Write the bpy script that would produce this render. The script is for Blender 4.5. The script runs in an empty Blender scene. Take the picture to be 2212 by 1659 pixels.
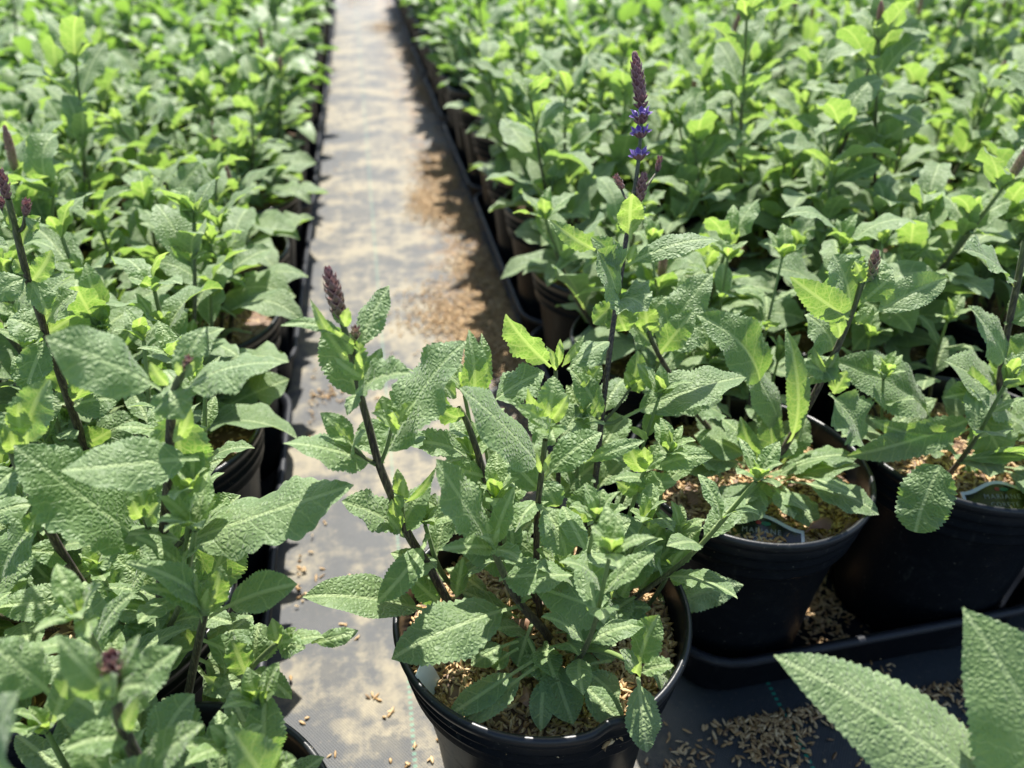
import bpy, math, random
import numpy as np
from mathutils import Vector, Matrix
R_ = math.radians

# ------------------------------------------------------------------ camera
PITCH, YAW, CAMH, FPX, WPX, HPX = 32.87, 10.2, 0.505, 1662.0, 2212.0, 1659.0
SC = bpy.context.scene
cam_d = bpy.data.cameras.new("camera"); cam = bpy.data.objects.new("camera", cam_d)
SC.collection.objects.link(cam); SC.camera = cam
cam.location = (0, 0, CAMH)
cam.rotation_euler = (R_(90 - PITCH), 0, R_(-YAW))
cam_d.sensor_width = 36.0; cam_d.lens = FPX / WPX * 36.0
cam_d.clip_start = 0.01; cam_d.clip_end = 200.0
cam_d.dof.use_dof = True; cam_d.dof.focus_distance = 0.400; cam_d.dof.aperture_fstop = 6.9

# ------------------------------------------------------------------ light
SUN_DIR = Vector((0.10, 0.58, 1.0)).normalized()          # towards the sun: behind the beds, a little right
world = bpy.data.worlds.new("World"); SC.world = world; world.use_nodes = True
nt = world.node_tree; nt.nodes.clear()
sky = nt.nodes.new("ShaderNodeTexSky"); sky.sky_type = 'NISHITA'; sky.sun_disc = False
sky.sun_elevation = math.asin(SUN_DIR.z); sky.sun_rotation = math.atan2(SUN_DIR.x, SUN_DIR.y)
bg = nt.nodes.new("ShaderNodeBackground"); bg.inputs[1].default_value = 0.10
wo = nt.nodes.new("ShaderNodeOutputWorld")
nt.links.new(sky.outputs[0], bg.inputs[0]); nt.links.new(bg.outputs[0], wo.inputs[0])
sun_d = bpy.data.lights.new("sun", 'SUN'); sun_d.energy = 5.0; sun_d.angle = R_(0.5); sun_d.color = (1.0, 0.955, 0.88)
sun = bpy.data.objects.new("sun", sun_d); SC.collection.objects.link(sun)
sun.rotation_euler = SUN_DIR.to_track_quat('Z', 'Y').to_euler()
SC.view_settings.view_transform = 'Standard'; SC.view_settings.look = 'None'
SC.view_settings.exposure = 1.17; SC.view_settings.gamma = 1.0
SC.cycles.use_denoising = True
SC.cycles.max_bounces = 8; SC.cycles.transparent_max_bounces = 8
SC.cycles.sample_clamp_indirect = 6.0

# ------------------------------------------------------------------ pixel helpers (2212 x 1659 frame)
_p, _y = R_(PITCH), R_(YAW)
VV = np.array([math.sin(_y) * math.cos(_p), math.cos(_y) * math.cos(_p), -math.sin(_p)])
RR = np.array([math.cos(_y), -math.sin(_y), 0.0]); UU = np.cross(RR, VV); CC = np.array([0, 0, CAMH])
def ray(x, y): return VV + RR * (x - WPX / 2) / FPX - UU * (y - HPX / 2) / FPX
def PY(x, y, Y):
    d = ray(x, y); return CC + d * (Y / d[1])
def PZ(x, y, Z):
    d = ray(x, y); return CC + d * ((Z - CAMH) / d[2])
def nrm(v):
    v = np.asarray(v, float); return v / max(1e-9, np.linalg.norm(v))
UP = np.array([0, 0, 1.0])

# ------------------------------------------------------------------ node helpers
def newmat(name):
    m = bpy.data.materials.new(name); m.use_nodes = True; m.node_tree.nodes.clear(); return m, m.node_tree
class N:
    def __init__(s, t): s.t = t
    def __call__(s, typ, **kw):
        n = s.t.nodes.new(typ)
        for k, v in kw.items():
            if k.startswith('i_'):
                key = k[2:]; key = int(key) if key.isdigit() else key.replace('_', ' ')
                if hasattr(v, 'is_linked') or isinstance(v, bpy.types.NodeSocket): s.t.links.new(v, n.inputs[key])
                else: n.inputs[key].default_value = v
            else: setattr(n, k, v)
        return n
    def math(s, op, a, b=None, c=None, clamp=False):
        n = s.t.nodes.new("ShaderNodeMath"); n.operation = op; n.use_clamp = clamp
        for i, v in enumerate((a, b, c)):
            if v is None: continue
            if isinstance(v, bpy.types.NodeSocket): s.t.links.new(v, n.inputs[i])
            else: n.inputs[i].default_value = v
        return n.outputs[0]
    def mix(s, f, a, b, blend='MIX'):
        n = s.t.nodes.new("ShaderNodeMix"); n.data_type = 'RGBA'; n.blend_type = blend
        for i, v in ((0, f), (6, a), (7, b)):
            if isinstance(v, bpy.types.NodeSocket): s.t.links.new(v, n.inputs[i])
            else: n.inputs[i].default_value = v if not isinstance(v, tuple) else (*v, 1)[:4]
        return n.outputs[2]
    def ramp(s, f, a, b, lo=0.0, hi=1.0):
        n = s.t.nodes.new("ShaderNodeMapRange"); n.interpolation_type = 'SMOOTHSTEP'
        s.t.links.new(f, n.inputs[0])
        for i, v in enumerate((a, b, lo, hi)): n.inputs[i + 1].default_value = v
        return n.outputs[0]
    def noise(s, vec, scale, detail=3.0, rough=0.55):
        n = s.t.nodes.new("ShaderNodeTexNoise"); n.inputs['Scale'].default_value = scale
        n.inputs['Detail'].default_value = detail; n.inputs['Roughness'].default_value = rough
        if vec is not None: s.t.links.new(vec, n.inputs['Vector'])
        return n.outputs[0]
def out(t, sh):
    o = t.nodes.new("ShaderNodeOutputMaterial"); t.links.new(sh, o.inputs[0])

# ------------------------------------------------------------------ materials
def leaf_material(name, veins=True, spot=False):
    m, t = newmat(name); n = N(t)
    uvm = n("ShaderNodeUVMap", uv_map="metric").outputs[0]
    tint = n("ShaderNodeVertexColor", layer_name="tint")
    sep = n("ShaderNodeSeparateColor", i_0=tint.outputs[0])
    young, rnd, edge = sep.outputs[0], sep.outputs[1], sep.outputs[2]
    back = n("ShaderNodeNewGeometry").outputs['Backfacing']
    mature = n.mix(rnd, (0.142, 0.228, 0.068), (0.275, 0.365, 0.168))
    big = n.noise(uvm, 55.0, 2.0)
    mature = n.mix(n.ramp(big, 0.35, 0.7), mature, (0.125, 0.205, 0.075))
    yg = n.mix(rnd, (0.18, 0.29, 0.080), (0.26, 0.37, 0.120))
    col = n.mix(young, mature, yg)
    tr = n.mix(young, (0.21, 0.40, 0.045), (0.33, 0.50, 0.065))
    if veins:
        sx = n("ShaderNodeSeparateXYZ", i_0=uvm)
        # the metric map is offset per leaf by whole metres across, so the midrib stays at x = 0 mod 1
        ax = n.math('ABSOLUTE', n.math('SUBTRACT', n.math('FRACT', n.math('ADD', sx.outputs[0], 0.5)), 0.5))
        mid = n.ramp(ax, 0.0005, 0.0014, 1.0, 0.0)
        wob = n.math('MULTIPLY', n.math('SUBTRACT', n.noise(uvm, 160.0, 1.0), 0.5), 0.5)
        q = n.math('ADD', n.math('SUBTRACT', n.math('MULTIPLY', sx.outputs[1], 95.0), n.math('MULTIPLY', ax, 85.0)), wob)
        lat = n.math('ABSOLUTE', n.math('SUBTRACT', n.math('FRACT', q), 0.5))
        lat = n.ramp(lat, 0.02, 0.08, 1.0, 0.0)
        vo = n("ShaderNodeTexVoronoi", feature='DISTANCE_TO_EDGE', i_Vector=uvm, i_Scale=430.0, i_Randomness=0.95).outputs[0]
        ret = n.ramp(vo, 0.02, 0.16, 1.0, 0.0)
        vein = n.math('MAXIMUM', n.math('MAXIMUM', n.math('MULTIPLY', lat, 0.85), n.math('MULTIPLY', ret, 0.6)), mid)
        col = n.mix(n.math('MULTIPLY', ret, 0.42), col, (0.050, 0.115, 0.030))
        col = n.mix(n.math('MULTIPLY', lat, 0.5), col, (0.24, 0.35, 0.14))
        col = n.mix(n.math('MULTIPLY', mid, 0.85), col, (0.36, 0.46, 0.21))
        tr = n.mix(n.math('MULTIPLY', vein, 0.7), tr, (0.60, 0.74, 0.18))
        h = n.math('SUBTRACT', n.ramp(vo, 0.0, 0.42), n.math('MULTIPLY', lat, 0.45))
        h = n.math('SUBTRACT', h, n.math('MULTIPLY', mid, 0.6))
        fine = n.noise(uvm, 1500.0, 2.0)
        h = n.math('ADD', h, n.math('MULTIPLY', fine, 0.25))
        # the underside shows the same net of veins raised instead of sunk
        bump = n("ShaderNodeBump", i_Strength=0.68, i_Distance=0.0008, i_Height=h)
        nor = bump.outputs[0]
    if spot:
        sp = n.ramp(n.noise(uvm, 190.0, 2.0), 0.66, 0.74)
        col = n.mix(n.math('MULTIPLY', sp, 0.7), col, (0.13, 0.06, 0.035))
    else:
        sp = n.ramp(n.noise(uvm, 75.0, 3.0), 0.70, 0.78)
        col = n.mix(n.math('MULTIPLY', sp, 0.35), col, (0.33, 0.38, 0.10))
    col = n.mix(n.math('MULTIPLY', edge, 0.35), col, (0.30, 0.42, 0.22))
    under = n.mix(0.45, col, (0.27, 0.36, 0.21))
    col = n.mix(back, col, under)
    b = n("ShaderNodeBsdfPrincipled", i_Base_Color=col, i_Roughness=0.53)
    b.inputs['Specular IOR Level'].default_value = 0.55
    b.inputs['Sheen Weight'].default_value = 0.32; b.inputs['Sheen Roughness'].default_value = 0.5
    tl = n("ShaderNodeBsdfTranslucent", i_Color=tr)
    if veins:
        t.links.new(nor, b.inputs['Normal'])
    fac = n.math('ADD', n.math('MULTIPLY', young, 0.10), 0.38)
    mx = n("ShaderNodeMixShader", i_0=fac, i_1=b.outputs[0], i_2=tl.outputs[0])
    out(t, mx.outputs[0]); return m
M_LEAF = leaf_material("sage_leaf"); M_LEAFS = leaf_material("sage_leaf_spotted", spot=True)
M_LEAF_FAR = leaf_material("sage_leaf_small", veins=False)

def stem_material():
    m, t = newmat("square_stem"); n = N(t)
    oc = n("ShaderNodeTexCoord").outputs['Object']
    mp = n("ShaderNodeMapping", i_Vector=oc); mp.inputs['Scale'].default_value = (1, 1, 0.12)
    f = n.noise(mp.outputs[0], 1400.0, 3.0, 0.7)
    tint = n("ShaderNodeVertexColor", layer_name="tint")
    g = n("ShaderNodeSeparateColor", i_0=tint.outputs[0]).outputs[0]
    dark = n.mix(n.ramp(f, 0.45, 0.68), (0.026, 0.012, 0.016), (0.16, 0.13, 0.075))
    gr = n.mix(f, (0.13, 0.22, 0.05), (0.22, 0.30, 0.10))
    col = n.mix(g, dark, gr)
    b = n("ShaderNodeBsdfPrincipled", i_Base_Color=col, i_Roughness=0.5)
    b.inputs['Sheen Weight'].default_value = 0.05
    bp = n("ShaderNodeBump", i_Strength=0.5, i_Distance=0.0003, i_Height=f); t.links.new(bp.outputs[0], b.inputs['Normal'])
    out(t, b.outputs[0]); return m
M_STEM = stem_material()

def bract_material(name, c1, c2, c3):
    m, t = newmat(name); n = N(t)
    tint = n("ShaderNodeVertexColor", layer_name="tint")
    s = n("ShaderNodeSeparateColor", i_0=tint.outputs[0])
    col = n.mix(s.outputs[1], c1, c2); col = n.mix(s.outputs[0], col, c3)
    col = n.mix(n.math('MULTIPLY', s.outputs[2], 0.6), col, tuple(min(1, x * 2.4 + 0.05) for x in c2))
    b = n("ShaderNodeBsdfPrincipled", i_Base_Color=col, i_Roughness=0.5); b.inputs['Sheen Weight'].default_value = 0.3
    tl = n("ShaderNodeBsdfTranslucent", i_Color=col)
    mx = n("ShaderNodeMixShader", i_0=0.25, i_1=b.outputs[0], i_2=tl.outputs[0]); out(t, mx.outputs[0]); return m
M_BRACT = bract_material("purple_bract", (0.13, 0.034, 0.045), (0.26, 0.13, 0.125), (0.22, 0.30, 0.09))
M_PETAL = bract_material("violet_petal", (0.13, 0.055, 0.36), (0.27, 0.17, 0.52), (0.3, 0.2, 0.6))

def plastic(name, c, rough=0.36, dust=0.5):
    m, t = newmat(name); n = N(t)
    oc = n("ShaderNodeTexCoord").outputs['Object']
    d = n.ramp(n.noise(oc, 60.0, 6.0, 0.7), 0.50, 0.85)
    mp = n("ShaderNodeMapping", i_Vector=oc); mp.inputs['Scale'].default_value = (1, 1, 0.25)
    sc = n.ramp(n.noise(mp.outputs[0], 320.0, 4.0, 0.75), 0.58, 0.72)
    d2 = n.math('MULTIPLY', n.math('ADD', n.math('MULTIPLY', d, 0.5), n.math('MULTIPLY', sc, 0.25)), dust)
    col = n.mix(d2, c, (0.060, 0.062, 0.064))
    spk = n.ramp(n.noise(oc, 420.0, 2.0, 0.6), 0.70, 0.74)
    col = n.mix(n.math('MULTIPLY', spk, 0.6), col, (0.17, 0.15, 0.115))
    drip = n.ramp(n.noise(mp.outputs[0], 75.0, 5.0, 0.65), 0.60, 0.70)
    col = n.mix(n.math('MULTIPLY', drip, 0.30), col, (0.075, 0.072, 0.062))
    r = n.math('ADD', rough, n.math('MULTIPLY', d, 0.22))
    b = n("ShaderNodeBsdfPrincipled", i_Base_Color=col, i_Roughness=r)
    zz = n("ShaderNodeSeparateXYZ", i_0=oc).outputs[2]
    t.links.new(n.ramp(zz, 0.150, 0.160, 0.05, 0.45) if 'pot' in name else n.ramp(zz, 0.040, 0.052, 0.08, 0.40), b.inputs['Specular IOR Level'])
    bp = n("ShaderNodeBump", i_Strength=0.25, i_Distance=0.0006, i_Height=n.noise(oc, 240.0, 3.0)); t.links.new(bp.outputs[0], b.inputs['Normal'])
    out(t, b.outputs[0]); return m
M_POT = plastic("black_pot_plastic", (0.0085, 0.0100, 0.0125), 0.36, 0.45)
M_TRAY = plastic("black_tray_plastic", (0.008, 0.010, 0.015), 0.50, 0.5)

def hull_material():
    m, t = newmat("rice_hull"); n = N(t)
    tint = n("ShaderNodeVertexColor", layer_name="tint")
    s = n("ShaderNodeSeparateColor", i_0=tint.outputs[0])
    col = n.mix(s.outputs[1], (0.40, 0.235, 0.085), (0.70, 0.53, 0.30))
    col = n.mix(s.outputs[0], col, (0.095, 0.052, 0.028))
    oc = n("ShaderNodeTexCoord").outputs['Object']
    col = n.mix(n.math('MULTIPLY', n.noise(oc, 900.0, 2.0), 0.45), col, (0.24, 0.13, 0.055))
    b = n("ShaderNodeBsdfPrincipled", i_Base_Color=col, i_Roughness=0.55); out(t, b.outputs[0]); return m
M_HULL = hull_material()
def soil_material():
    m, t = newmat("mulch_bed"); n = N(t)
    oc = n("ShaderNodeTexCoord").outputs['Object']
    f = n.noise(oc, 330.0, 4.0, 0.7)
    col = n.mix(n.ramp(f, 0.35, 0.65), (0.045, 0.024, 0.013), (0.30, 0.165, 0.075))
    b = n("ShaderNodeBsdfPrincipled", i_Base_Color=col, i_Roughness=0.85)
    bp = n("ShaderNodeBump", i_Strength=1.0, i_Distance=0.003, i_Height=f); t.links.new(bp.outputs[0], b.inputs['Normal'])
    out(t, b.outputs[0]); return m
M_SOIL = soil_material()

def fabric_material():
    m, t = newmat("woven_ground_fabric"); n = N(t)
    oc = n("ShaderNodeTexCoord").outputs['Object']
    s = n("ShaderNodeSeparateXYZ", i_0=oc); X, Y = s.outputs[0], s.outputs[1]
    # woven tapes: 2 mm pitch both ways
    P = 2 * math.pi / 0.0021
    wx = n.math('SINE', n.math('MULTIPLY', X, P)); wy = n.math('SINE', n.math('MULTIPLY', Y, P * 0.8))
    weave = n.math('MULTIPLY', n.math('ADD', n.math('MULTIPLY', wx, wy), 1.0), 0.5)
    fab = n.mix(weave, (0.012, 0.017, 0.022), (0.050, 0.058, 0.064))
    gray = n.mix(weave, (0.022, 0.025, 0.028), (0.075, 0.078, 0.080))
    mp = n("ShaderNodeMapping", i_Vector=oc); mp.inputs['Scale'].default_value = (0.85, 1.2, 1.0)
    mask = n.math('ADD', n.math('MULTIPLY', n.noise(mp.outputs[0], 8.5, 8.0, 0.68), 0.70), n.math('MULTIPLY', n.noise(oc, 48.0, 6.0, 0.7), 0.30))
    worn = n.math('MULTIPLY', n.ramp(X, -0.20, -0.11), n.ramp(X, 0.10, 0.22, 1.0, 0.0))
    worn = n.math('ADD', worn, 0.0)
    near_left = n.math('MULTIPLY', n.ramp(X, -0.075, -0.03, 1.0, 0.0), n.ramp(Y, 0.45, 0.60, 1.0, 0.0))
    streak = n("ShaderNodeMapping", i_Vector=oc); streak.inputs['Scale'].default_value = (1.0, 0.06, 1.0)
    mask = n.math('ADD', mask, n.math('MULTIPLY', n.math('SUBTRACT', n.noise(streak.outputs[0], 90.0, 3.0), 0.5), 0.10))
    mud = n.math('MULTIPLY', n.ramp(n.math('SUBTRACT', mask, n.math('MULTIPLY', near_left, 0.045)), 0.43, 0.575), worn)
    spots = n("ShaderNodeTexVoronoi", i_Vector=oc, i_Scale=42.0, i_Randomness=1.0).outputs[0]
    pit = n.math('MULTIPLY', n.ramp(spots, 0.12, 0.30, 1.0, 0.0), n.ramp(n.noise(oc, 14.0, 2.0), 0.42, 0.6))
    film = n.mix(n.noise(oc, 90.0, 4.0, 0.7), (0.175, 0.150, 0.098), (0.290, 0.255, 0.172))
    film = n.mix(n.math('MULTIPLY', weave, 0.45), film, (0.14, 0.115, 0.075))
    base = n.mix(worn, fab, gray)
    col = n.mix(n.math('MULTIPLY', mud, n.math('SUBTRACT', 1.0, n.math('MULTIPLY', pit, 0.8))), base, film)
    stain = n.ramp(n.noise(oc, 21.0, 7.0, 0.72), 0.51, 0.60)
    col = n.mix(n.math('MULTIPLY', n.math('MULTIPLY', stain, 0.75), worn), col, (0.040, 0.043, 0.045))
    och = n.math('MULTIPLY', n.ramp(n.noise(oc, 30.0, 6.0, 0.7), 0.46, 0.60), n.math('MULTIPLY', n.ramp(X, 0.03, 0.13), n.ramp(Y, 0.5, 0.7)))
    col = n.mix(n.math('MULTIPLY', och, 0.75), col, (0.20, 0.115, 0.042))
    # teal marker threads running along the aisle
    def line(x0):
        d = n.math('ABSOLUTE', n.math('SUBTRACT', X, x0)); l = n.ramp(d, 0.0010, 0.0018, 1.0, 0.0)
        k = n.ramp(n.math('SINE', n.math('MULTIPLY', Y, 2 * math.pi / 0.0045)), -0.4, 0.2)
        return n.math('MULTIPLY', l, k)
    col = n.mix(n.math('MULTIPLY', line(-0.012), 0.45), col, (0.10, 0.30, 0.20))
    col = n.mix(n.math('MULTIPLY', line(0.255), 0.9), col, (0.015, 0.27, 0.17))
    dust = n.ramp(n.noise(oc, 260.0, 3.0, 0.8), 0.56, 0.72)
    col = n.mix(n.math('MULTIPLY', dust, 0.25), col, (0.28, 0.22, 0.14))
    b = n("ShaderNodeBsdfPrincipled", i_Base_Color=col, i_Roughness=0.55)
    b.inputs['Specular IOR Level'].default_value = 0.45
    h = n.math('ADD', weave, n.math('MULTIPLY', n.noise(oc, 25.0, 3.0), 3.0))
    bp = n("ShaderNodeBump", i_Strength=0.45, i_Distance=0.0006, i_Height=h); t.links.new(bp.outputs[0], b.inputs['Normal'])
    out(t, b.outputs[0]); return m
M_FAB = fabric_material()
def flat(name, c, rough=0.4, tr=None):
    m, t = newmat(name); n = N(t)
    oc = n("ShaderNodeTexCoord").outputs['Object']
    col = n.mix(n.math('MULTIPLY', n.noise(oc, 150.0, 4.0), 0.25), c, tuple(x * 0.6 for x in c))
    b = n("ShaderNodeBsdfPrincipled", i_Base_Color=col, i_Roughness=rough); out(t, b.outputs[0]); return m
M_DRY = flat("dry_leaf_brown", (0.20, 0.105, 0.055), 0.7)
M_WHITE = flat("label_white", (0.72, 0.74, 0.76), 0.3); M_BLACK = flat("label_black", (0.014, 0.015, 0.016), 0.22)
M_RED = flat("emblem_red", (0.35, 0.03, 0.03)); M_GREEN = flat("emblem_green", (0.01, 0.14, 0.08)); M_ORANGE = flat("label_orange", (0.75, 0.33, 0.14))
M_PALE = flat("label_peach", (0.80, 0.62, 0.50)); M_SILVER = flat("label_lettering", (0.26, 0.27, 0.27))

# ------------------------------------------------------------------ mesh builder
COL = SC.collection
class MB:
    def __init__(s): s.v = []; s.f = []; s.uv = []; s.c = []; s.n = 0
    def grid(s, pts, uvs, cols, closed=False):          # pts (a,b,3)
        a, b = pts.shape[:2]; s.v.append(pts.reshape(-1, 3)); s.uv.append(uvs.reshape(-1, 2)); s.c.append(cols.reshape(-1, 3))
        i = np.arange(a * b).reshape(a, b) + s.n
        if closed: i = np.concatenate([i, i[:, :1]], 1)
        q = np.stack([i[:-1, :-1], i[:-1, 1:], i[1:, 1:], i[1:, :-1]], -1).reshape(-1, 4)
        s.f.append(q); s.n += a * b
    def raw(s, v, f, c):                                  # f: list of 4-index rows (tri repeats last)
        v = np.asarray(v, float); s.v.append(v); s.uv.append(np.zeros((len(v), 2))); s.c.append(np.broadcast_to(np.asarray(c, float), (len(v), 3)))
        s.f.append(np.asarray(f) + s.n); s.n += len(v)
    def build(s, name, mat, parent=None, origin=None):
        v = np.concatenate(s.v); uv = np.concatenate(s.uv); c = np.concatenate(s.c); f = np.concatenate(s.f)
        if origin is not None: v = v - np.asarray(origin)
        me = bpy.data.meshes.new(name); nq = len(f)
        tri = f[:, 2] == f[:, 3]
        cnt = np.where(tri, 3, 4); start = np.concatenate([[0], np.cumsum(cnt)[:-1]])
        keep = np.ones((nq, 4), bool); keep[tri, 3] = False; li = f[keep]
        me.vertices.add(len(v)); me.vertices.foreach_set("co", v.astype(np.float32).ravel())
        me.loops.add(len(li)); me.loops.foreach_set("vertex_index", li.astype(np.int32))
        me.polygons.add(nq); me.polygons.foreach_set("loop_start", start.astype(np.int32))
        me.update(calc_edges=True)
        me.polygons.foreach_set("use_smooth", np.ones(nq, bool))
        ul = me.uv_layers.new(name="metric"); ul.data.foreach_set("uv", uv[li].astype(np.float32).ravel())
        ca = me.color_attributes.new("tint", 'FLOAT_COLOR', 'POINT')
        ca.data.foreach_set("color", np.concatenate([c, np.ones((len(c), 1))], 1).astype(np.float32).ravel())
        me.materials.append(mat); me.validate()
        o = bpy.data.objects.new(name, me); COL.objects.link(o)
        if parent is not None: o.parent = parent
        return o

rng = random.Random(7)
def leaf(mb, base, tip, W, N0, arch=0.10, fold=0.16, curl=0.25, wave=0.10, twist=0.0, nu=18, nv=3, teeth=11, young=0.0, rnd=None, pet=0.10, prof=(0.72, 1.02), droop=0.0, r=rng, toothamp=0.07):
    base = np.asarray(base, float); tip = np.asarray(tip, float); d = tip - base; L = np.linalg.norm(d); T0 = d / L
    N0 = nrm(np.asarray(N0) - T0 * np.dot(N0, T0))
    u = np.linspace(0, 1, nu + 1) ** 0.92
    c1 = base + d * 0.40 + N0 * arch * L * 1.3; c2 = base + d * 0.80 + N0 * (arch * 0.9 + droop) * L
    uu = u[:, None]
    S = base * (1 - uu) ** 3 + 3 * c1 * uu * (1 - uu) ** 2 + 3 * c2 * uu ** 2 * (1 - uu) + tip * uu ** 3
    side0 = nrm(np.cross(T0, N0))
    bendside = r.uniform(-.04, .04) * L
    S = S + side0 * (np.sin(math.pi * uu) * bendside)
    T = np.gradient(S, axis=0); T /= np.linalg.norm(T, axis=1)[:, None]
    side = np.cross(T, N0); side /= np.linalg.norm(side, axis=1)[:, None]
    nn = np.cross(side, T)
    tw = (uu - 0.3) * twist
    side, nn = side * np.cos(tw) + nn * np.sin(tw), nn * np.cos(tw) - side * np.sin(tw)
    a, b = prof; s = np.clip((u - pet) / (1 - pet), 0, 1)
    mx = (a / (a + b)) ** a * (b / (a + b)) ** b
    w = W * 0.5 * (s ** a) * ((1 - s) ** b) / mx
    w = np.maximum(w, min(0.0011, W * .08) * (1 - 0.4 * u)); w[-1] = W * 0.012
    v = np.linspace(-1, 1, 2 * nv + 1); V = v[None, :]
    ph = r.uniform(0, 6.3); ph2 = r.uniform(0, 6.3)
    tooth = np.abs(np.sin(math.pi * teeth * s + ph * 0))[:, None]
    ed = np.abs(V) ** 4
    ww = w[:, None] * (1 + toothamp * 2.0 * (tooth - 0.65) * ed * (s[:, None] > 0))
    X = V * ww
    k = 2 * math.pi * (2.2 + 1.6 * r.random())
    z = fold * np.abs(X) - curl * (X ** 2) / max(W * .5, 1e-5) + wave * w[:, None] * np.abs(V) ** 2 * np.sin(k * uu + ph + (V > 0) * ph2)
    z = z + 0.05 * w[:, None] * np.abs(V) ** 3 * (tooth - .5)
    pts = S[:, None, :] + side[:, None, :] * X[..., None] + nn[:, None, :] * z[..., None]
    off = r.randint(0, 40); 
    uvs = np.stack([X * 1.0 + off, np.broadcast_to(uu * L + off * 0.317, X.shape)], -1)
    g = r.random() if rnd is None else rnd
    cols = np.zeros(pts.shape); cols[..., 0] = young; cols[..., 1] = g; cols[..., 2] = np.abs(V) ** 8
    mb.grid(pts, uvs, cols)

def tube(mb, pts, r0, r1, green, sides=8, square=0.28):
    pts = np.asarray(pts, float); n = len(pts)
    T = np.gradient(pts, axis=0); T /= np.linalg.norm(T, axis=1)[:, None]
    ref = np.array([0.3, -0.9, 0.1]); A = np.cross(T, ref); A /= np.linalg.norm(A, axis=1)[:, None]; B = np.cross(T, A)
    th = np.linspace(0, 2 * math.pi, sides, endpoint=False); rr = 1 + square * np.abs(np.cos(2 * th)) - square * .5
    R = np.linspace(r0, r1, n)[:, None] * rr[None, :]
    P = pts[:, None, :] + A[:, None, :] * (R * np.cos(th))[..., None] + B[:, None, :] * (R * np.sin(th))[..., None]
    c = np.zeros(P.shape); c[..., 0] = np.asarray(green).reshape(-1, 1) if np.ndim(green) else green
    mb.grid(P, np.zeros(P.shape[:2] + (2,)), c, closed=True)
def smooth_path(P, k=6):
    P = np.asarray(P, float)
    if len(P) < 3: return np.array([P[0] + (P[-1] - P[0]) * t for t in np.linspace(0, 1, k)])
    Q = np.vstack([2 * P[0] - P[1], P, 2 * P[-1] - P[-2]]); o = []
    for i in range(1, len(Q) - 2):
        for t in np.linspace(0, 1, k, endpoint=False):
            a, b, c, d = Q[i - 1:i + 3]
            o.append(0.5 * ((2 * b) + (c - a) * t + (2 * a - 5 * b + 4 * c - d) * t * t + (3 * b - a - 3 * c + d) * t ** 3))
    o.append(P[-1]); return np.array(o)

def spike(mb, base, tip, rad, r, whorls=None, gap_from=None, green=0.0, lod=1):
    rad = rad * 0.74
    """closed bud spike: whorls of pointed bracts hugging the axis"""
    base = np.asarray(base, float); tip = np.asarray(tip, float); ax = nrm(tip - base); L = np.linalg.norm(tip - base)
    a = nrm(np.cross(ax, [0.2, 0.9, 0.1])); b = np.cross(ax, a)
    nw = whorls or max(5, int(L / (rad * 0.55)))
    for i in range(nw):
        t = i / nw; rr = rad * (0.30 + 0.70 * math.sin(math.pi * min(1, (t * 0.8 + 0.22))) ** 0.8)
        if t > .75: rr *= 1 - (t - .75) * 2.2
        k = 5
        for j in range(k):
            th = 2 * math.pi * (j + 0.5 * (i % 2)) / k + r.uniform(-.12, .12)
            o = a * math.cos(th) + b * math.sin(th)
            p0 = base + ax * L * t * 0.95 + o * rr * 0.45
            p1 = base + ax * (L * t * 0.95 + rad * 1.35) + o * rr * (1.0 if t < .8 else .6)
            p1 = p1 + o * rad * .12 + ax * rad * .25
            leaf(mb, p0, p1, rad * 1.15, o, arch=0.24, fold=-0.3, curl=0.3, wave=0.02, nu=6 if lod else 4, nv=2 if lod else 1, teeth=1, young=max(0, green * (1 - t) * r.uniform(.6, 1.2)), pet=0.0, prof=(0.5, 1.25), r=r, toothamp=0)
    core = base + ax[None, :] * np.linspace(0, L * .95, 6)[:, None]; tube(mb, core, rad * .6, rad * .22, 0.0, 6)

def tag(o, label=None, cat=None, group=None, kind=None):
    if label: o['label'] = label
    if cat: o['category'] = cat
    if group: o['group'] = group
    if kind: o['kind'] = kind
    return o
def empty(name, loc, rz=0):
    e = bpy.data.objects.new(name, None); e.empty_display_size = 0.05; e.location = loc; e.rotation_euler = (0, 0, rz); COL.objects.link(e); return e

# ------------------------------------------------------------------ pot, mulch, tray
PR, PH = 0.0815, 0.165
def pot_mesh(seg, dent=0.0, seed=0):
    prof = [(0.0, .003), (.052, .003), (.0585, .0), (.0600, .004), (.0605, .010), (.0655, .075), (.0728, .1265), (.0735, .1275), (.0765, .1290), (.0775, .1315), (.0768, .1345), (.0772, .139), (.0790, .1405), (.0795, .1425), (.0782, .1445),
            (.0785, .148), (.0803, .1495), (.0808, .1515), (.0797, .1535), (.0800, .1570), (.0822, .1590), (.0830, .1620), (.0824, .1648), (.0806, .1656), (.0792, .1645), (.0787, .1610), (.0760, .1400), (.0745, .1300)]
    th = np.linspace(0, 2 * math.pi, seg, endpoint=False); r = random.Random(seed)
    e1, e2 = r.uniform(-.018, .018), r.uniform(0, 3.1)
    P = np.zeros((len(prof), seg, 3))
    for i, (a, z) in enumerate(prof):
        k = a * (1 + e1 * np.cos(2 * (th - e2)) * (z / PH) ** 2)
        k = k - dent * np.exp(-((th - 4.95) / .10) ** 2) * (z / PH) ** 3
        P[i, :, 0] = k * np.cos(th); P[i, :, 1] = k * np.sin(th); P[i, :, 2] = z
    mb = MB(); mb.grid(P, np.zeros(P.shape[:2] + (2,)), np.zeros(P.shape), closed=True); return mb

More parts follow.
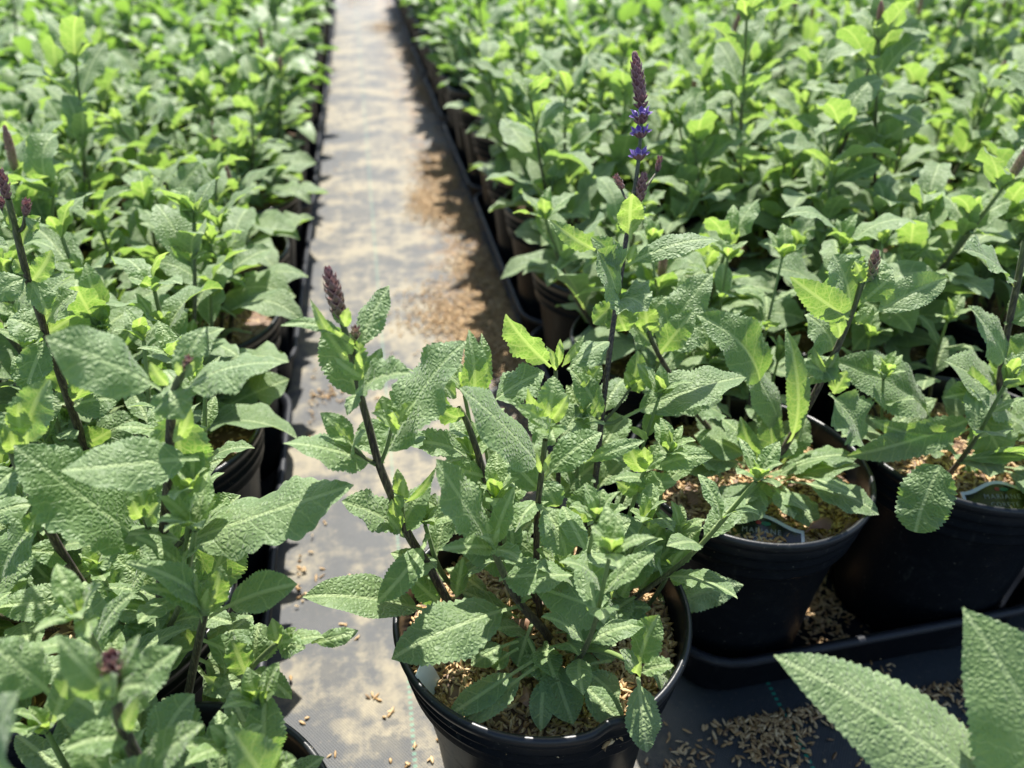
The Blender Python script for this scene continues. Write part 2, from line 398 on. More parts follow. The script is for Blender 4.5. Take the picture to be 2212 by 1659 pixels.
def hull_pieces(n, pos, r, flat_=0.35, size=1.0, dark=0.16):
    """pos (n,3) -> little spindle shaped hulls, all in one go"""
    g = np.random.default_rng(r.randint(0, 1 << 30))
    az = g.uniform(0, 2 * np.pi, n); el = g.normal(0, flat_, n)
    A = np.stack([np.cos(az) * np.cos(el), np.sin(az) * np.cos(el), np.sin(el)], 1)
    Bv = np.stack([-np.sin(az), np.cos(az), np.zeros(n)], 1); Cv = np.cross(A, Bv)
    L = g.uniform(.0026, .0043, n)[:, None] * size * g.choice([.55, .8, 1, 1, 1.1], n)[:, None]; W = g.uniform(.0008, .0015, n)[:, None] * size
    V = []
    for u, k in ((-1, .12), (-.45, .9), (.35, 1.0), (1, .10)):
        for j in range(4):
            th = j * math.pi / 2
            V.append(pos + A * L * u + Bv * W * k * math.cos(th) + Cv * W * k * .75 * math.sin(th))
    V = np.stack(V, 1)                                          # n,16,3
    q = []
    for ring in range(3):
        for j in range(4):
            q.append([ring * 4 + j, ring * 4 + (j + 1) % 4, ring * 4 + 4 + (j + 1) % 4, ring * 4 + 4 + j])
    q = np.array(q); F = (q[None] + (np.arange(n) * 16)[:, None, None]).reshape(-1, 4)
    c = np.zeros((n, 3)); c[:, 0] = (g.random(n) < dark) * g.uniform(.4, 1, n); c[:, 1] = g.random(n)
    return V.reshape(-1, 3), F, np.repeat(c, 16, 0)
def mulch_mesh(n, r, gaps=True):
    mb = MB(); z0 = .143
    th = np.linspace(0, 2 * math.pi, 24, endpoint=False); rad = np.linspace(0.0, .0760, 8)
    P = np.zeros((8, 24, 3)); bumps = [(r.uniform(-.05, .05), r.uniform(-.05, .05), r.uniform(-.003, .004)) for _ in range(6)]
    def hz(x, y): return z0 + .006 * (1 - (x * x + y * y) / .0060) + sum(h * np.exp(-((x - a) ** 2 + (y - b) ** 2) / .0006) for a, b, h in bumps)
    for i, q in enumerate(rad): P[i, :, 0] = q * np.cos(th); P[i, :, 1] = q * np.sin(th)
    P[..., 2] = hz(P[..., 0], P[..., 1])
    c = np.zeros(P.shape); c[..., 0] = 1.0; c[..., 1] = .3; mb.grid(P, np.zeros(P.shape[:2] + (2,)), c, closed=True)
    g = np.random.default_rng(r.randint(0, 1 << 30)); a = g.uniform(0, 6.283, n); q = np.sqrt(g.random(n)) * .0755
    pos = np.stack([q * np.cos(a), q * np.sin(a), np.zeros(n)], 1); pos[:, 2] = hz(pos[:, 0], pos[:, 1]) + g.uniform(-.001, .0025, n)
    v, f, cc = hull_pieces(n, pos, r); mb.v.append(v); mb.f.append(f + mb.n); mb.c.append(cc); mb.uv.append(np.zeros((len(v), 2))); mb.n += len(v)
    return mb

def rounded(hx, hy, rc, k=6):
    p = []
    for cx, cy, a0 in ((hx - rc, hy - rc, 0), (-hx + rc, hy - rc, 90), (-hx + rc, -hy + rc, 180), (hx - rc, -hy + rc, 270)):
        for i in range(k + 1):
            a = R_(a0 + 90 * i / k); p.append((cx + rc * math.cos(a), cy + rc * math.sin(a)))
    q = []                                     # subdivide straight runs
    for i in range(len(p)):
        a, b = p[i], p[(i + 1) % len(p)]; d = math.dist(a, b); m = max(1, int(d / .05))
        for j in range(m): q.append((a[0] + (b[0] - a[0]) * j / m, a[1] + (b[1] - a[1]) * j / m))
    return q
def tray_mesh(hx=.150, hy=.250):
    prof = [(-.30, .0045), (-.10, .0045), (-.018, .0045), (-.012, .007), (-.0035, .046), (-.001, .0525), (.0015, .0548), (.0045, .0545), (.0062, .0520), (.0052, .0490), (.0020, .0475), (-.0015, .0470), (-.0095, .004), (-.014, .0022), (-.10, .0020), (-.30, .0020)]
    rows = []
    for o, z in prof:
        s = max(.02, 1 + o / .15); pts = rounded(hx + max(o, -.02), hy + max(o, -.02), .042 + max(o, -.02))
        pts = [(x * (s if o < -.05 else 1), y * (s if o < -.05 else 1), z) for x, y in pts] if o < -.05 else [(x, y, z) for x, y in pts]
        rows.append(pts)
    m = min(len(q) for q in rows)
    if any(len(q) != m for q in rows):
        base = rounded(hx, hy, .042); m = len(base); rows = []
        for o, z in prof:
            oo = max(o, -.02); s = 1.0 if o > -.05 else (0.6 if o > -.2 else .02)
            rows.append([(x * (1 + oo / hx) * s, y * (1 + oo / hy) * s, z) for x, y in base])
    P = np.array(rows); mb = MB(); mb.grid(P, np.zeros(P.shape[:2] + (2,)), np.zeros(P.shape), closed=True); return mb

# ------------------------------------------------------------------ ground
def make_ground():
    me = bpy.data.meshes.new("ground"); s = 60.0
    xs = [-s, -4, -1, 0, 1, 4, s]; ys = [-s, -1, 0, 1, 2, 4, s]
    v = [(x, y, 0) for y in ys for x in xs]; k = len(xs)
    f = [(j * k + i, j * k + i + 1, (j + 1) * k + i + 1, (j + 1) * k + i) for j in range(len(ys) - 1) for i in range(k - 1)]
    me.from_pydata(v, [], f); me.materials.append(M_FAB)
    o = bpy.data.objects.new("ground", me); COL.objects.link(o); o['kind'] = 'structure'; o['label'] = 'weathered woven ground fabric with dried mud film'
make_ground()

def loose_hulls():
    g = np.random.default_rng(11); pos = []
    def blob(px, py, rx, ry, n, z=0.003):
        c = PZ(px, py, 0.0); q = g.normal(0, 1, (n, 2)) * [rx, ry]
        pos.append(np.stack([c[0] + q[:, 0], c[1] + q[:, 1], g.uniform(.0008, z, n)], 1))
    # piles along the right hand trays
    for a in ((950, 370, .022, .075, 2600, .006), (930, 440, .020, .050, 1800, .006), (1010, 470, .026, .055, 2000, .006), (1040, 580, .024, .05, 1700, .005), (1090, 660, .028, .05, 1900, .005),
              (1010, 690, .030, .030, 1400, .005), (1100, 760, .028, .04, 1500, .005), (1040, 750, .022, .03, 900, .004), (930, 200, .022, .12, 2200, .006), (900, 120, .03, .12, 1500, .006), (830, 60, .035, .1, 900, .005), (855, 20, .02, .3, 900, .005), (760, 5, .05, .15, 500, .004),
              (1180, 900, .02, .05, 500, .003), (960, 640, .03, .03, 300, .003), (940, 690, .03, .03, 200, .003)):
        blob(*a)
    n = 700; pos.append(np.stack([np.abs(g.normal(0, .018, n)) * -1 + .170, g.uniform(.5, 3.6, n), g.uniform(.0008, .004, n)], 1))
    # along the left hand trays
    for py, k in ((430, 260), (540, 160), (660, 120), (850, 170), (890, 120), (390, 140), (300, 90), (1210, 60), (1270, 40)):
        c = PZ(676 - (py - 430) * .06, py, 0); q = g.normal(0, 1, (k, 2)) * [.0045, .035]
        pos.append(np.stack([c[0] + .004 + q[:, 0], c[1] + q[:, 1], g.uniform(.0008, .004, k)], 1))
    blob(700, 855, .012, .010, 50)
    # in front of the right hand bed
    for a in ((1800, 1440, .035, .012, 420, .004), (1950, 1420, .04, .010, 500, .004), (2090, 1390, .03, .012, 350, .004), (1620, 1470, .03, .010, 300, .004), (1560, 1540, .012, .010, 40, .003), (1470, 1640, .010, .008, 45, .003), (1750, 1470, .05, .010, 500, .004), (2050, 1440, .05, .010, 350, .004), (2190, 1400, .03, .02, 350, .004), (1640, 1505, .022, .010, 450, .005), (1760, 1495, .022, .010, 450, .005), (1880, 1475, .022, .012, 500, .005), (2000, 1450, .022, .012, 450, .005), (2120, 1425, .022, .012, 450, .005), (2060, 1560, .05, .03, 120, .003), (1610, 1600, .012, .02, 90, .003),
              (1640, 1560, .020, .012, 230, .004), (1690, 1600, .012, .014, 150, .004), (2150, 1350, .03, .02, 260, .004), (1900, 1490, .05, .02, 60, .003), (1760, 1530, .04, .02, 35, .002)):
        blob(*a)
    # single ones on the aisle
    for px, py in ((800, 1500), (812, 1508), (835, 1545), (850, 1535), (770, 1380), (690, 1250), (757, 1243), (640, 1395), (900, 1610), (930, 1640), (950, 1600), (720, 1630), (740, 1350), (660, 1560), (880, 1655), (700, 1130), (860, 700), (820, 860)):
        blob(px, py, .0015, .0015, 2, .0012)
    n = 60; pos.append(np.stack([g.uniform(-.09, .14, n), g.uniform(.2, 2.4, n), np.full(n, .001)], 1))
    extra = []
    for cx, cy, k in ((.322, .395, 420), (.322, .475, 260), (.322, .345, 160), (.172, .47, 60), (-.27, .42, 200)):
        q = g.normal(0, 1, (k, 2)) * [.016, .022]; extra.append(np.stack([cx + q[:, 0], cy + q[:, 1], g.uniform(.0060, .0085, k)], 1))
    P = np.concatenate(pos); P = P[(P[:, 0] > -.1000) & ((P[:, 0] < .172) | (P[:, 1] < .300))]
    P = P[np.hypot(P[:, 0] - .069, P[:, 1] - .288) > .065]
    P = np.concatenate([P] + extra)
    v, f, c = hull_pieces(len(P), P, random.Random(5), 0.30, 0.92)
    mb = MB(); mb.v.append(v); mb.f.append(f); mb.c.append(c); mb.uv.append(np.zeros((len(v), 2))); mb.n = len(v)
    o = mb.build("spilled_rice_hulls", M_HULL); tag(o, "tan rice hulls spilled in drifts over the ground fabric beside the trays", None, None, "stuff")
loose_hulls()

# ------------------------------------------------------------------ procedural sage plant
def rot_dir(az, el): return np.array([math.cos(az) * math.cos(el), math.sin(az) * math.cos(el), math.sin(el)])
def grow(seed, lod, nst=None, hmul=1.0, spikes=0.35, rosette=True):
    r = random.Random(seed); fol = MB(); stems = []; spk = []
    nu, nv, te = {2: (26, 3, 15), 1: (14, 2, 9), 0: (8, 2, 1)}[lod]
    ta = 0.085 if lod else 0.0
    def lf(b, d, L, W, y, n=UP, **k):
        leaf(fol, b, b + d * L, W, n, arch=r.uniform(.05, .30), fold=r.uniform(.05, .65), curl=r.uniform(.1, .45), wave=r.uniform(.08, .25), twist=r.uniform(-1.2, 1.2), nu=nu, nv=nv, teeth=te, young=y, r=r, toothamp=ta, droop=r.uniform(-.05, .10), **k)
    if rosette:
        for i in range(r.randint(18, 24)):
            az = i * 2.399 + r.uniform(-.3, .3); el = r.uniform(.0, .8); L = r.uniform(.06, .115)
            b = np.array([math.cos(az) * r.uniform(.004, .022), math.sin(az) * r.uniform(.004, .022), .150])
            lf(b, rot_dir(az, el), L, L * r.uniform(.36, .50), r.uniform(0, .18), pet=.22)
    ns = nst or r.randint(7, 9)
    for s in range(ns):
        az = s * 6.283 / ns + r.uniform(-.5, .5); q = r.uniform(.006, .045)
        b = np.array([math.cos(az) * q, math.sin(az) * q, .146]); lean = r.uniform(.05, .55)
        H = r.uniform(.080, .155) * hmul * (1.55 if r.random() < .17 else 1)
        top = b + np.array([math.cos(az) * lean * H, math.sin(az) * lean * H, H]) + np.array([r.uniform(-.01, .01), r.uniform(-.01, .01), 0])
        mid = (b + top) / 2 + np.array([math.cos(az), math.sin(az), 0]) * .008
        path = smooth_path([b, mid, top], 6); sm = MB()
        nn = max(3, int(H / .030)); 
        gr = np.clip((np.linspace(0, 1, len(path)) - .45) * 1.3, 0, .8)
        tube(sm, path, .0024, .0013, gr, 6); a0 = r.uniform(0, 6.28)
        for k in range(1, nn + 1):
            t = k / nn; P = path[int(t * (len(path) - 1))]; a0 += math.pi / 2 + r.uniform(-.25, .25)
            L = (.088 - .038 * t) * r.uniform(.78, 1.20); el = r.uniform(-.05, .75) + .35 * t
            for sgn in (0, math.pi):
                d = rot_dir(a0 + sgn + r.uniform(-.15, .15), el + r.uniform(-.2, .2))
                lf(P, d, L * r.uniform(.85, 1.1), L * r.uniform(.38, .52), min(1, max(0, (t - .75) * .8 + r.uniform(-.05, .2))), pet=.08 + .08 * (1 - t))
                if k < nn and r.random() < .45:                              # axillary shoot
                    h = r.uniform(.006, .022); Q = P + nrm(d + UP * 1.4) * h
                    tube(sm, smooth_path([P, Q], 3), .0010, .0008, .8, 5)
                    for j in range(r.randint(2, 4)):
                        lf(Q, rot_dir(a0 + j * 1.9, r.uniform(.5, 1.2)), r.uniform(.014, .030), r.uniform(.007, .014), r.uniform(.2, .7), pet=.03)
        P = path[-1]
        if r.random() < spikes:
            Ls = r.uniform(.016, .034); Q = P + nrm(top - mid) * .012; tube(sm, smooth_path([P, Q], 3), .0011, .0009, .3, 5)
            m2 = MB(); spike(m2, Q, Q + nrm(top - mid + UP * .03) * Ls, r.uniform(.0036, .0052), r, green=.7, lod=1 if lod == 2 else 0); spk.append(m2)
        for j in range(r.randint(3, 5)):
            lf(P, rot_dir(a0 + j * 1.57 + .7, r.uniform(.45, 1.25)), r.uniform(.016, .034), r.uniform(.009, .016), r.uniform(.35, .85), pet=.02)
        stems.append(sm)
    return fol, stems, spk

POT_NEAR = [pot_mesh(96, .0, 1), pot_mesh(96, .0, 2)]
def template(name, seed, lod, hulls, **kw):
    e = empty("potted_sage", (0, 0, 0)); r = random.Random(seed * 3 + 1)
    pot_mesh(48 if lod else 32, 0, seed).build("pot", M_POT, e)
    mulch_mesh(hulls, r).build("mulch", M_HULL, e)
    fol, stems, spk = grow(seed, lod, **kw)
    fol.build("foliage", M_LEAF if lod else M_LEAF_FAR, e)
    for s in stems: s.build("stem", M_STEM, e)
    for s in spk: s.build("flower_spike", M_BRACT, e)
    return e
def dup(root, loc, rz):
    c = root.copy(); COL.objects.link(c); c.location = loc; c.rotation_euler = (0, 0, rz)
    for ch in root.children:
        k = ch.copy(); COL.objects.link(k); k.parent = c
    return c
MID = [template("m", 100 + i, 1, 420, spikes=.05, hmul=(.8, 1.0, 1.2)[i % 3]) for i in range(9)]
FAR = [template("f", 200 + i, 0, 120, spikes=.05, hmul=(.8, 1.0, 1.25)[i % 3]) for i in range(9)]
TALL = [template("t", 300 + i, 1, 420, spikes=.8, hmul=1.55, nst=5) for i in range(2)]
TALL_AT = {(2, 3), (3, 5), (1, 4), (5, 4), (4, 8), (6, 6), (2, 2), (5, 9)}
USED = set()

# ------------------------------------------------------------------ layout of the beds
PX = 0.170
def row_y(i): return 0.385 + 0.170 * i
def lrow_y(i): return (0.335, 0.503, 0.672)[i] if i < 3 else 0.672 + .170 * (i - 2) + .004 * ((i - 3) // 3)
RX0, LX0 = 0.2365, -0.1845
ORD = ["first", "second", "third", "fourth", "fifth", "sixth", "seventh", "eighth", "ninth", "tenth", "eleventh", "twelfth", "thirteenth", "fourteenth", "fifteenth", "sixteenth", "seventeenth", "eighteenth", "nineteenth", "twentieth", "twenty-first", "twenty-second", "twenty-third", "twenty-fourth", "twenty-fifth", "twenty-sixth", "twenty-seventh"]
rp = random.Random(99)
def put(side, i, j):
    x = (RX0 + PX * j) if side == 'right' else (LX0 - PX * j); y = row_y(i) if side == 'right' else lrow_y(i)
    near = y < 1.30
    src = rp.choice(TALL if side == 'right' and (i, j) in TALL_AT else (MID if near else FAR) if side == 'right' else [t for k, t in enumerate(MID if near else FAR) if k % 3 != 2])
    loc = (x + rp.uniform(-.003, .003), y + rp.uniform(-.004, .004), .0048); rz = rp.uniform(0, 6.28)
    if src.name not in USED: USED.add(src.name); o = src; o.location = loc; o.rotation_euler = (0, 0, rz)
    else: o = dup(src, loc, rz)
    s = rp.uniform(.985, 1.01); o.scale = (s, s, rp.uniform(.97, 1.03) if side == 'left' else rp.uniform(1.0, 1.10))
    pos = "at the aisle edge" if j == 0 else ORD[j] + " from the aisle"
    tag(o, "bushy sage in black pot, %s bed, %s row back, %s" % (side, ORD[i], pos), "potted plant", "potted sage plants in the %s bed" % side)
    return o
HERO_R = {(0, 0), (0, 1)}; HERO_L = {(0, 0)}
def visible(x, y):
    """inside the picture's wedge, with a margin for the leaves that lean into it"""
    d = np.array([x, y, .30]) - CC; z = d @ VV
    if z < .1: return False
    a = WPX / 2 + FPX * (d @ RR) / z; b = HPX / 2 - FPX * (d @ UU) / z; m = FPX * (.20 if x > 0 else .13) / z
    return -m < a < WPX + m and b > -1.0 * m
for i in range(26):
    for j in range(16):
        x, y = RX0 + PX * j, row_y(i)
        if (i, j) in HERO_R: continue
        if visible(x, y) or (j == 0 and y < 4.4) or (j == 1 and y < 3.6): put('right', i, j)
for i in range(26):
    for j in range(10):
        x, y = LX0 - PX * j, lrow_y(i)
        if (i, j) in HERO_L: continue
        if visible(x, y) or (j == 0 and y < 4.4) or (j == 1 and y < 3.0): put('left', i, j)
for t in MID + FAR + TALL:
    if t.name not in USED:
        for c in list(t.children): bpy.data.objects.remove(c)
        bpy.data.objects.remove(t)

TRAY = tray_mesh()
tr0 = None
def put_tray(x, y, label, grp):
    global tr0
    if tr0 is None: tr0 = TRAY.build("nursery_tray", M_TRAY); o = tr0
    else: o = tr0.copy(); COL.objects.link(o)
    o.location = (x, y, 0.0005); o.rotation_euler = (0, 0, .032 if 'first tray' in label and 'right' in label else rp.uniform(-.006, .006)); tag(o, label, "plant tray", grp); return o
for k in range(8):
    put_tray(.3225 - .004 * (k > 0) , (.385 + .17 + .51 * k) if k else .566, "low black tray under the pots, right bed aisle edge, %s tray back" % ORD[k], "black carrying trays along the aisle")
    put_tray(-.2630, (.478 if k == 0 else .503 + .17 * 3 * k + .004 * k), "low black tray under the pots, left bed aisle edge, %s tray back" % ORD[k], "black carrying trays along the aisle")
put_tray(.3225 + .34, .385 + .17, "low black tray under the pots, front of right bed at the picture's right edge", "black carrying trays along the aisle")

# ------------------------------------------------------------------ plants one can tell apart
class Hero:
    def __init__(s, x, y, label, seed, z=0.0, hulls=1500, dent=0.0, pot=True):
        s.loc = np.array([x, y, z]); s.e = empty("potted_sage", (x, y, z)); s.r = random.Random(seed); s.cur = None
        tag(s.e, label, "potted plant", "near potted sage plants")
        p = pot_mesh(128, dent, seed).build("pot", M_POT, s.e); mulch_mesh(hulls, s.r).build("mulch", M_HULL, s.e)
    def stem(s, pts, r0=2.5, r1=1.8, green=None, parent=None):
        """pts: (px, py, Y in mm) or world triples in metres flagged by 'w'"""
        P = [PY(a, b, c / 1000.) for a, b, c in pts]; s.pts = pts; path = smooth_path(P, 6); r0 *= .88; r1 *= .92
        t = np.linspace(0, 1, len(path)); g = np.clip((t - .55) * .9, 0, .5) if green is None else np.full(len(path), float(green))
        mb = MB(); tube(mb, path, r0 / 1000., r1 / 1000., g, 10); s.cur = mb.build("stem", M_STEM, s.e, s.loc); return s.cur
    def Yof(s, py):
        a = sorted(s.pts, key=lambda q: q[1]); ys = [q[1] for q in a]; return float(np.interp(py, ys, [q[2] for q in a]))
    def stalk(s, a, b, g=.6, rad=1.1, dy=0, dyb=0):
        P0 = PY(a[0], a[1], (s.Yof(a[1]) + dyb) / 1000.); P1 = PY(b[0], b[1], (s.Yof(a[1]) + dy) / 1000.)
        mb = MB(); m = (P0 + P1) / 2 + np.array([0, 0, -.002]); tube(mb, smooth_path([P0, m, P1], 4), rad / 1000., rad * .75 / 1000., g, 8)
        mb.build("side_shoot", M_STEM, s.cur, s.loc)
    def leaf(s, bx, by, tx, ty, w, k='m', dt=None, db=0, y=None, arch=None, phi=None, mat=None, Y=None, **kw):
        r = s.r; Yb = (s.Yof(by) if Y is None else Y) + db
        L = math.hypot(tx - bx, ty - by)
        if dt is None: dt = r.uniform(-.35, .30) * L * .25
        B = PY(bx, by, Yb / 1000.); T = PY(tx, ty, (Yb + dt) / 1000.)
        M = (B + T) / 2; tc = nrm(CC - M); ax = nrm(T - B)
        t = {'m': .58, 'y': .25, 'b': -.35, 'u': .2, 'f': .15}[k[0]]
        n = nrm(tc * (1 - t) + UP * t); n = nrm(n - ax * (n @ ax))
        ph = r.uniform(-.35, .35) if phi is None else phi
        n = n * math.cos(ph) + np.cross(ax, n) * math.sin(ph)
        vis = abs(n @ nrm(tc - ax * (tc @ ax))); Z = (M - CC) @ VV
        W = w * .86 * Z / FPX / max(.62, vis)
        if k[0] == 'u': n = -n
        yy = y if y is not None else {'m': r.uniform(0, .22), 'y': r.uniform(.6, 1), 'b': r.uniform(.15, .45), 'u': r.uniform(0, .2), 'f': r.uniform(0, .2)}[k[0]]
        big = L > 60
        mb = MB(); a = dict(arch=r.uniform(.06, .24) if arch is None else arch, fold=r.uniform(.06, .5), curl=r.uniform(.1, .4), wave=r.uniform(.08, .2), twist=r.uniform(-.8, .8),
            nu=60 if L > 110 else 40, nv=5 if big else 4, teeth=max(8, int(L / (9.5 if L > 110 else 7))), young=yy, pet=.10 if L > 90 else .04, r=r, droop=r.uniform(-.03, .04), toothamp=.075)
        a.update(kw)
        leaf(mb, B, T, W, n, **a)
        return mb.build("leaf", mat or M_LEAF, s.cur, s.loc)
    def leaves(s, rows):
        for q in rows:
            q = list(q); kw = q.pop() if isinstance(q[-1], dict) else {}
            s.leaf(*q, **kw)
    def spike(s, a, b, w, Ya, Yb, green=.3, whorls=None):
        A = PY(a[0], a[1], Ya / 1000.); B = PY(b[0], b[1], Yb / 1000.); Z = (A - CC) @ VV; mb = MB()
        spike(mb, A, B, w * .5 * Z / FPX, s.r, whorls, green=green); return mb.build("flower_spike", M_BRACT, s.cur, s.loc)
    def bush(s, seed, n, hr, q=(.0, .05), off=(0, 0), LL=(.048, .022), az=None):
        """short leafy side stems that fill the plant between the ones above"""
        r = random.Random(seed); fol = MB()
        for i in range(n):
            a = (i * 2.4 + r.uniform(-.4, .4)) if az is None else r.uniform(*az); d0 = r.uniform(*q); b = s.loc + np.array([off[0] + math.cos(a) * d0, off[1] + math.sin(a) * d0, .148]); Hh = r.uniform(*hr); ln = r.uniform(.15, .6)
            top = b + np.array([math.cos(a) * ln * Hh, math.sin(a) * ln * Hh, Hh]); path = smooth_path([b, (b + top) / 2 + np.array([math.cos(a), math.sin(a), 0]) * .006, top], 6)
            sm = MB(); tube(sm, path, .0016, .0010, np.clip(np.linspace(-.2, 1.0, len(path)), 0, .9), 8); nn = max(2, int(Hh / .022)); a0 = r.uniform(0, 6.28)
            for k in range(1, nn + 1):
                t = k / nn; P = path[int(t * (len(path) - 1))]; a0 += math.pi / 2 + r.uniform(-.2, .2); L = (LL[0] + (LL[1] - LL[0]) * t) * r.uniform(.8, 1.2)
                for sg in (0, math.pi):
                    d = rot_dir(a0 + sg, r.uniform(.0, .6) + .4 * t)
                    leaf(fol, P, P + d * L, L * r.uniform(.36, .46), UP, arch=r.uniform(.06, .2), fold=r.uniform(.05, .4), curl=.3, wave=r.uniform(.06, .18), twist=r.uniform(-.8, .8), nu=30, nv=3, teeth=14, young=min(1, max(0, (t - .6) * 1.2 + r.uniform(0, .25))), r=r, pet=.1)
            for j in range(5):
                leaf(fol, path[-1], path[-1] + rot_dir(a0 + j * 1.3, r.uniform(.6, 1.35)) * r.uniform(.013, .024), r.uniform(.006, .010), UP, arch=.15, fold=.3, nu=18, nv=2, teeth=9, young=r.uniform(.5, 1), r=r, pet=.02)
            sm.build("stem", M_STEM, s.e, s.loc)
        return fol.build("foliage", M_LEAF, s.e, s.loc)
    def fill(s, n, rmax=.03, L=(.03, .06), el=(.0, .8), z=.150, cx=0, cy=0, y=(0, .3), az=None):
        mb = MB(); r = s.r
        for i in range(n):
            a = (i * 2.4 + r.uniform(-.4, .4)) if az is None else r.uniform(*az); q = r.uniform(.2, 1) * rmax
            b = s.loc + np.array([cx + math.cos(a) * q, cy + math.sin(a) * q, z]); d = rot_dir(a, r.uniform(*el)); l = r.uniform(*L)
            leaf(mb, b, b + d * l, l * r.uniform(.36, .48), UP, arch=r.uniform(.05, .16), fold=.15, curl=.3, wave=.1, twist=r.uniform(-.6, .6), nu=28, nv=3, teeth=14, young=r.uniform(*y), r=r, pet=.2)
        return mb.build("foliage", M_LEAF, s.e, s.loc)

# ---- the plant in the middle of the picture, standing on the fabric by itself
H = Hero(.069, .288, "sage in a lone black pot on the aisle fabric, with tall violet flower spike", 3, 0.0, 4200, .0035)
H.fill(12, .03, (.030, .05), (.25, .9), y=(0, .25))
H.bush(71, 14, (.05, .13), (.01, .055), (.012, .018))
# stem leaning left with the closed purple bud
H.stem([(968, 1300, 292), (925, 1222, 292), (885, 1160, 292), (850, 1080, 292), (818, 1000, 293), (798, 925, 294), (782, 865, 295), (765, 790, 296), (748, 725, 297), (738, 690, 298)], 2.5, 1.3)
H.spike((737, 694), (708, 580), 44, 298, 301, .30, 8)
H.stalk((764, 765), (769, 738), .4, .9, 2); H.spike((769, 740), (768, 703), 26, 298, 300, .75, 3)
H.leaves([(768, 768, 841, 617, 70, 'm', 14, {'arch': .02}), (785, 792, 606, 704, 34, 'm', -12, {'phi': .5, 'twist': .8}), (745, 768, 670, 646, 30, 'b', -6), (785, 872, 706, 700, 118, 'm', 12, 10, {'arch': .02}),
          (768, 852, 886, 806, 74, 'm', -18, -4, {'fold': .5, 'arch': .12}), (775, 850, 750, 898, 36, 'm', -8), (786, 815, 722, 772, 38, 'y', -8, -4), (786, 812, 824, 752, 34, 'b', 4, -2), (778, 795, 777, 758, 22, 'y', -6, -4, {'y': 1.0}),
          (760, 765, 722, 712, 34, 'y', -8, -3), (770, 760, 790, 722, 24, 'y', 2, -2), (742, 706, 752, 664, 30, 'y', -4, -3), (736, 700, 722, 668, 26, 'y', 2, -2),
          (822, 1006, 1008, 738, 128, 'm', 4, {'arch': .03, 'fold': .12, 'curl': .15, 'phi': -.32, 'twist': .1, 'y': .0}), (812, 1004, 612, 958, 92, 'm', -14, {'arch': .10, 'fold': .05}),
          (826, 1002, 790, 905, 96, 'm', 20, 14, {'arch': .0}), (830, 985, 905, 930, 90, 'm', 26, 18)])
H.stalk((812, 1000), (762, 968), .3, 1.2, -4); H.stalk((822, 1000), (846, 925), .8, 1.0, -2)
H.leaves([(764, 968, 692, 892, 62, 'm', 2), (762, 966, 714, 948, 16, 'y', -10, -4), (762, 962, 722, 912, 20, 'y', -4, -5), (762, 985, 790, 932, 40, 'm', -10, -4, {'y': .1}),
          (850, 922, 826, 855, 56, 'b', 6, {'y': .5}), (850, 918, 898, 866, 34, 'y', 2, -3), (852, 928, 802, 892, 44, 'y', -14, -4, {'arch': .2}), (850, 925, 850, 890, 40, 'y', -12, -5)])
H.leaves([(874, 1152, 738, 1083, 78, 'm', -8), (868, 1160, 935, 1036, 72, 'm', 6), (868, 1158, 915, 1112, 70, 'm', 22, 18), (862, 1148, 846, 1078, 40, 'b', -2, -4, {'y': .8}), (864, 1152, 834, 1112, 30, 'y', -10, -5), (858, 1112, 852, 1072, 24, 'm', -8, -6), (915, 1180, 930, 1162, 26, 'm', -3)])
H.stalk((876, 1160), (868, 1080), .7, .8, -2)
H.leaves([(870, 1078, 858, 1012, 36, 'b', 2, -2, {'y': .9}), (872, 1080, 872, 1030, 30, 'y', -6, -3), (872, 1086, 942, 1008, 20, 'm', 2, {'phi': 1.0, 'arch': .25})])
H.leaf(920, 1172, 815, 1302, 74, 'm', -22, -3, arch=.42, droop=.12, fold=.1, phi=-.3)
H.leaf(950, 1304, 866, 1226, 58, 'b', -4, 6, y=.15); H.leaf(985, 1290, 1000, 1203, 46, 'b', 6, 4, y=.3)
H.leaf(925, 1322, 654, 1290, 98, 'm', -10, 4, arch=.10, phi=.15, twist=.1, droop=.03)
# stem in front carrying the pale fresh shoot
H.stem([(1215, 1440, 285), (1185, 1375, 277), (1135, 1318, 270), (1105, 1275, 267), (1082, 1225, 265), (1062, 1180, 264)], 2.6, 1.5)
H.stalk((1132, 1312), (1118, 1302), .6, 1.5, -2)
H.leaf(1130, 1308, 846, 1424, 146, 'm', -22, 0, y=.12, arch=.16, pet=.16, fold=.04, curl=.16, phi=.05, twist=.1, droop=.06)
H.leaf(1130, 1330, 1345, 1335, 0.1, 'm', 0, 6) if False else None
H.leaf(1350, 1338, 1142, 1264, 106, 'm', -6, 0, Y=268, y=.02, mat=M_LEAFS, arch=.1, phi=-.1, twist=0.0, fold=.05)
H.leaves([(1078, 1252, 1236, 1243, 96, 'm', -16, {'fold': .05, 'arch': .15, 'y': .2}), (1075, 1192, 948, 1188, 48, 'y', -14, {'y': .75}), (1064, 1182, 1112, 1050, 60, 'f', 4, {'y': .5}), (1060, 1176, 942, 992, 104, 'm', 4, {'arch': .05, 'y': .2}),
          (1066, 1190, 1128, 1215, 44, 'm', -14, {'y': .4}), (1060, 1178, 1050, 1128, 26, 'y', -4, -4, {'y': 1.}), (1064, 1182, 1080, 1140, 24, 'y', -8, -4), (1058, 1185, 1035, 1160, 22, 'y', -12, -4), (1090, 1262, 1130, 1205, 60, 'm', 8, 8), (1120, 1300, 1150, 1290, 20, 'y', -4)])
H.stalk((1125, 1300), (1135, 1235), .9, 1.0, -2)
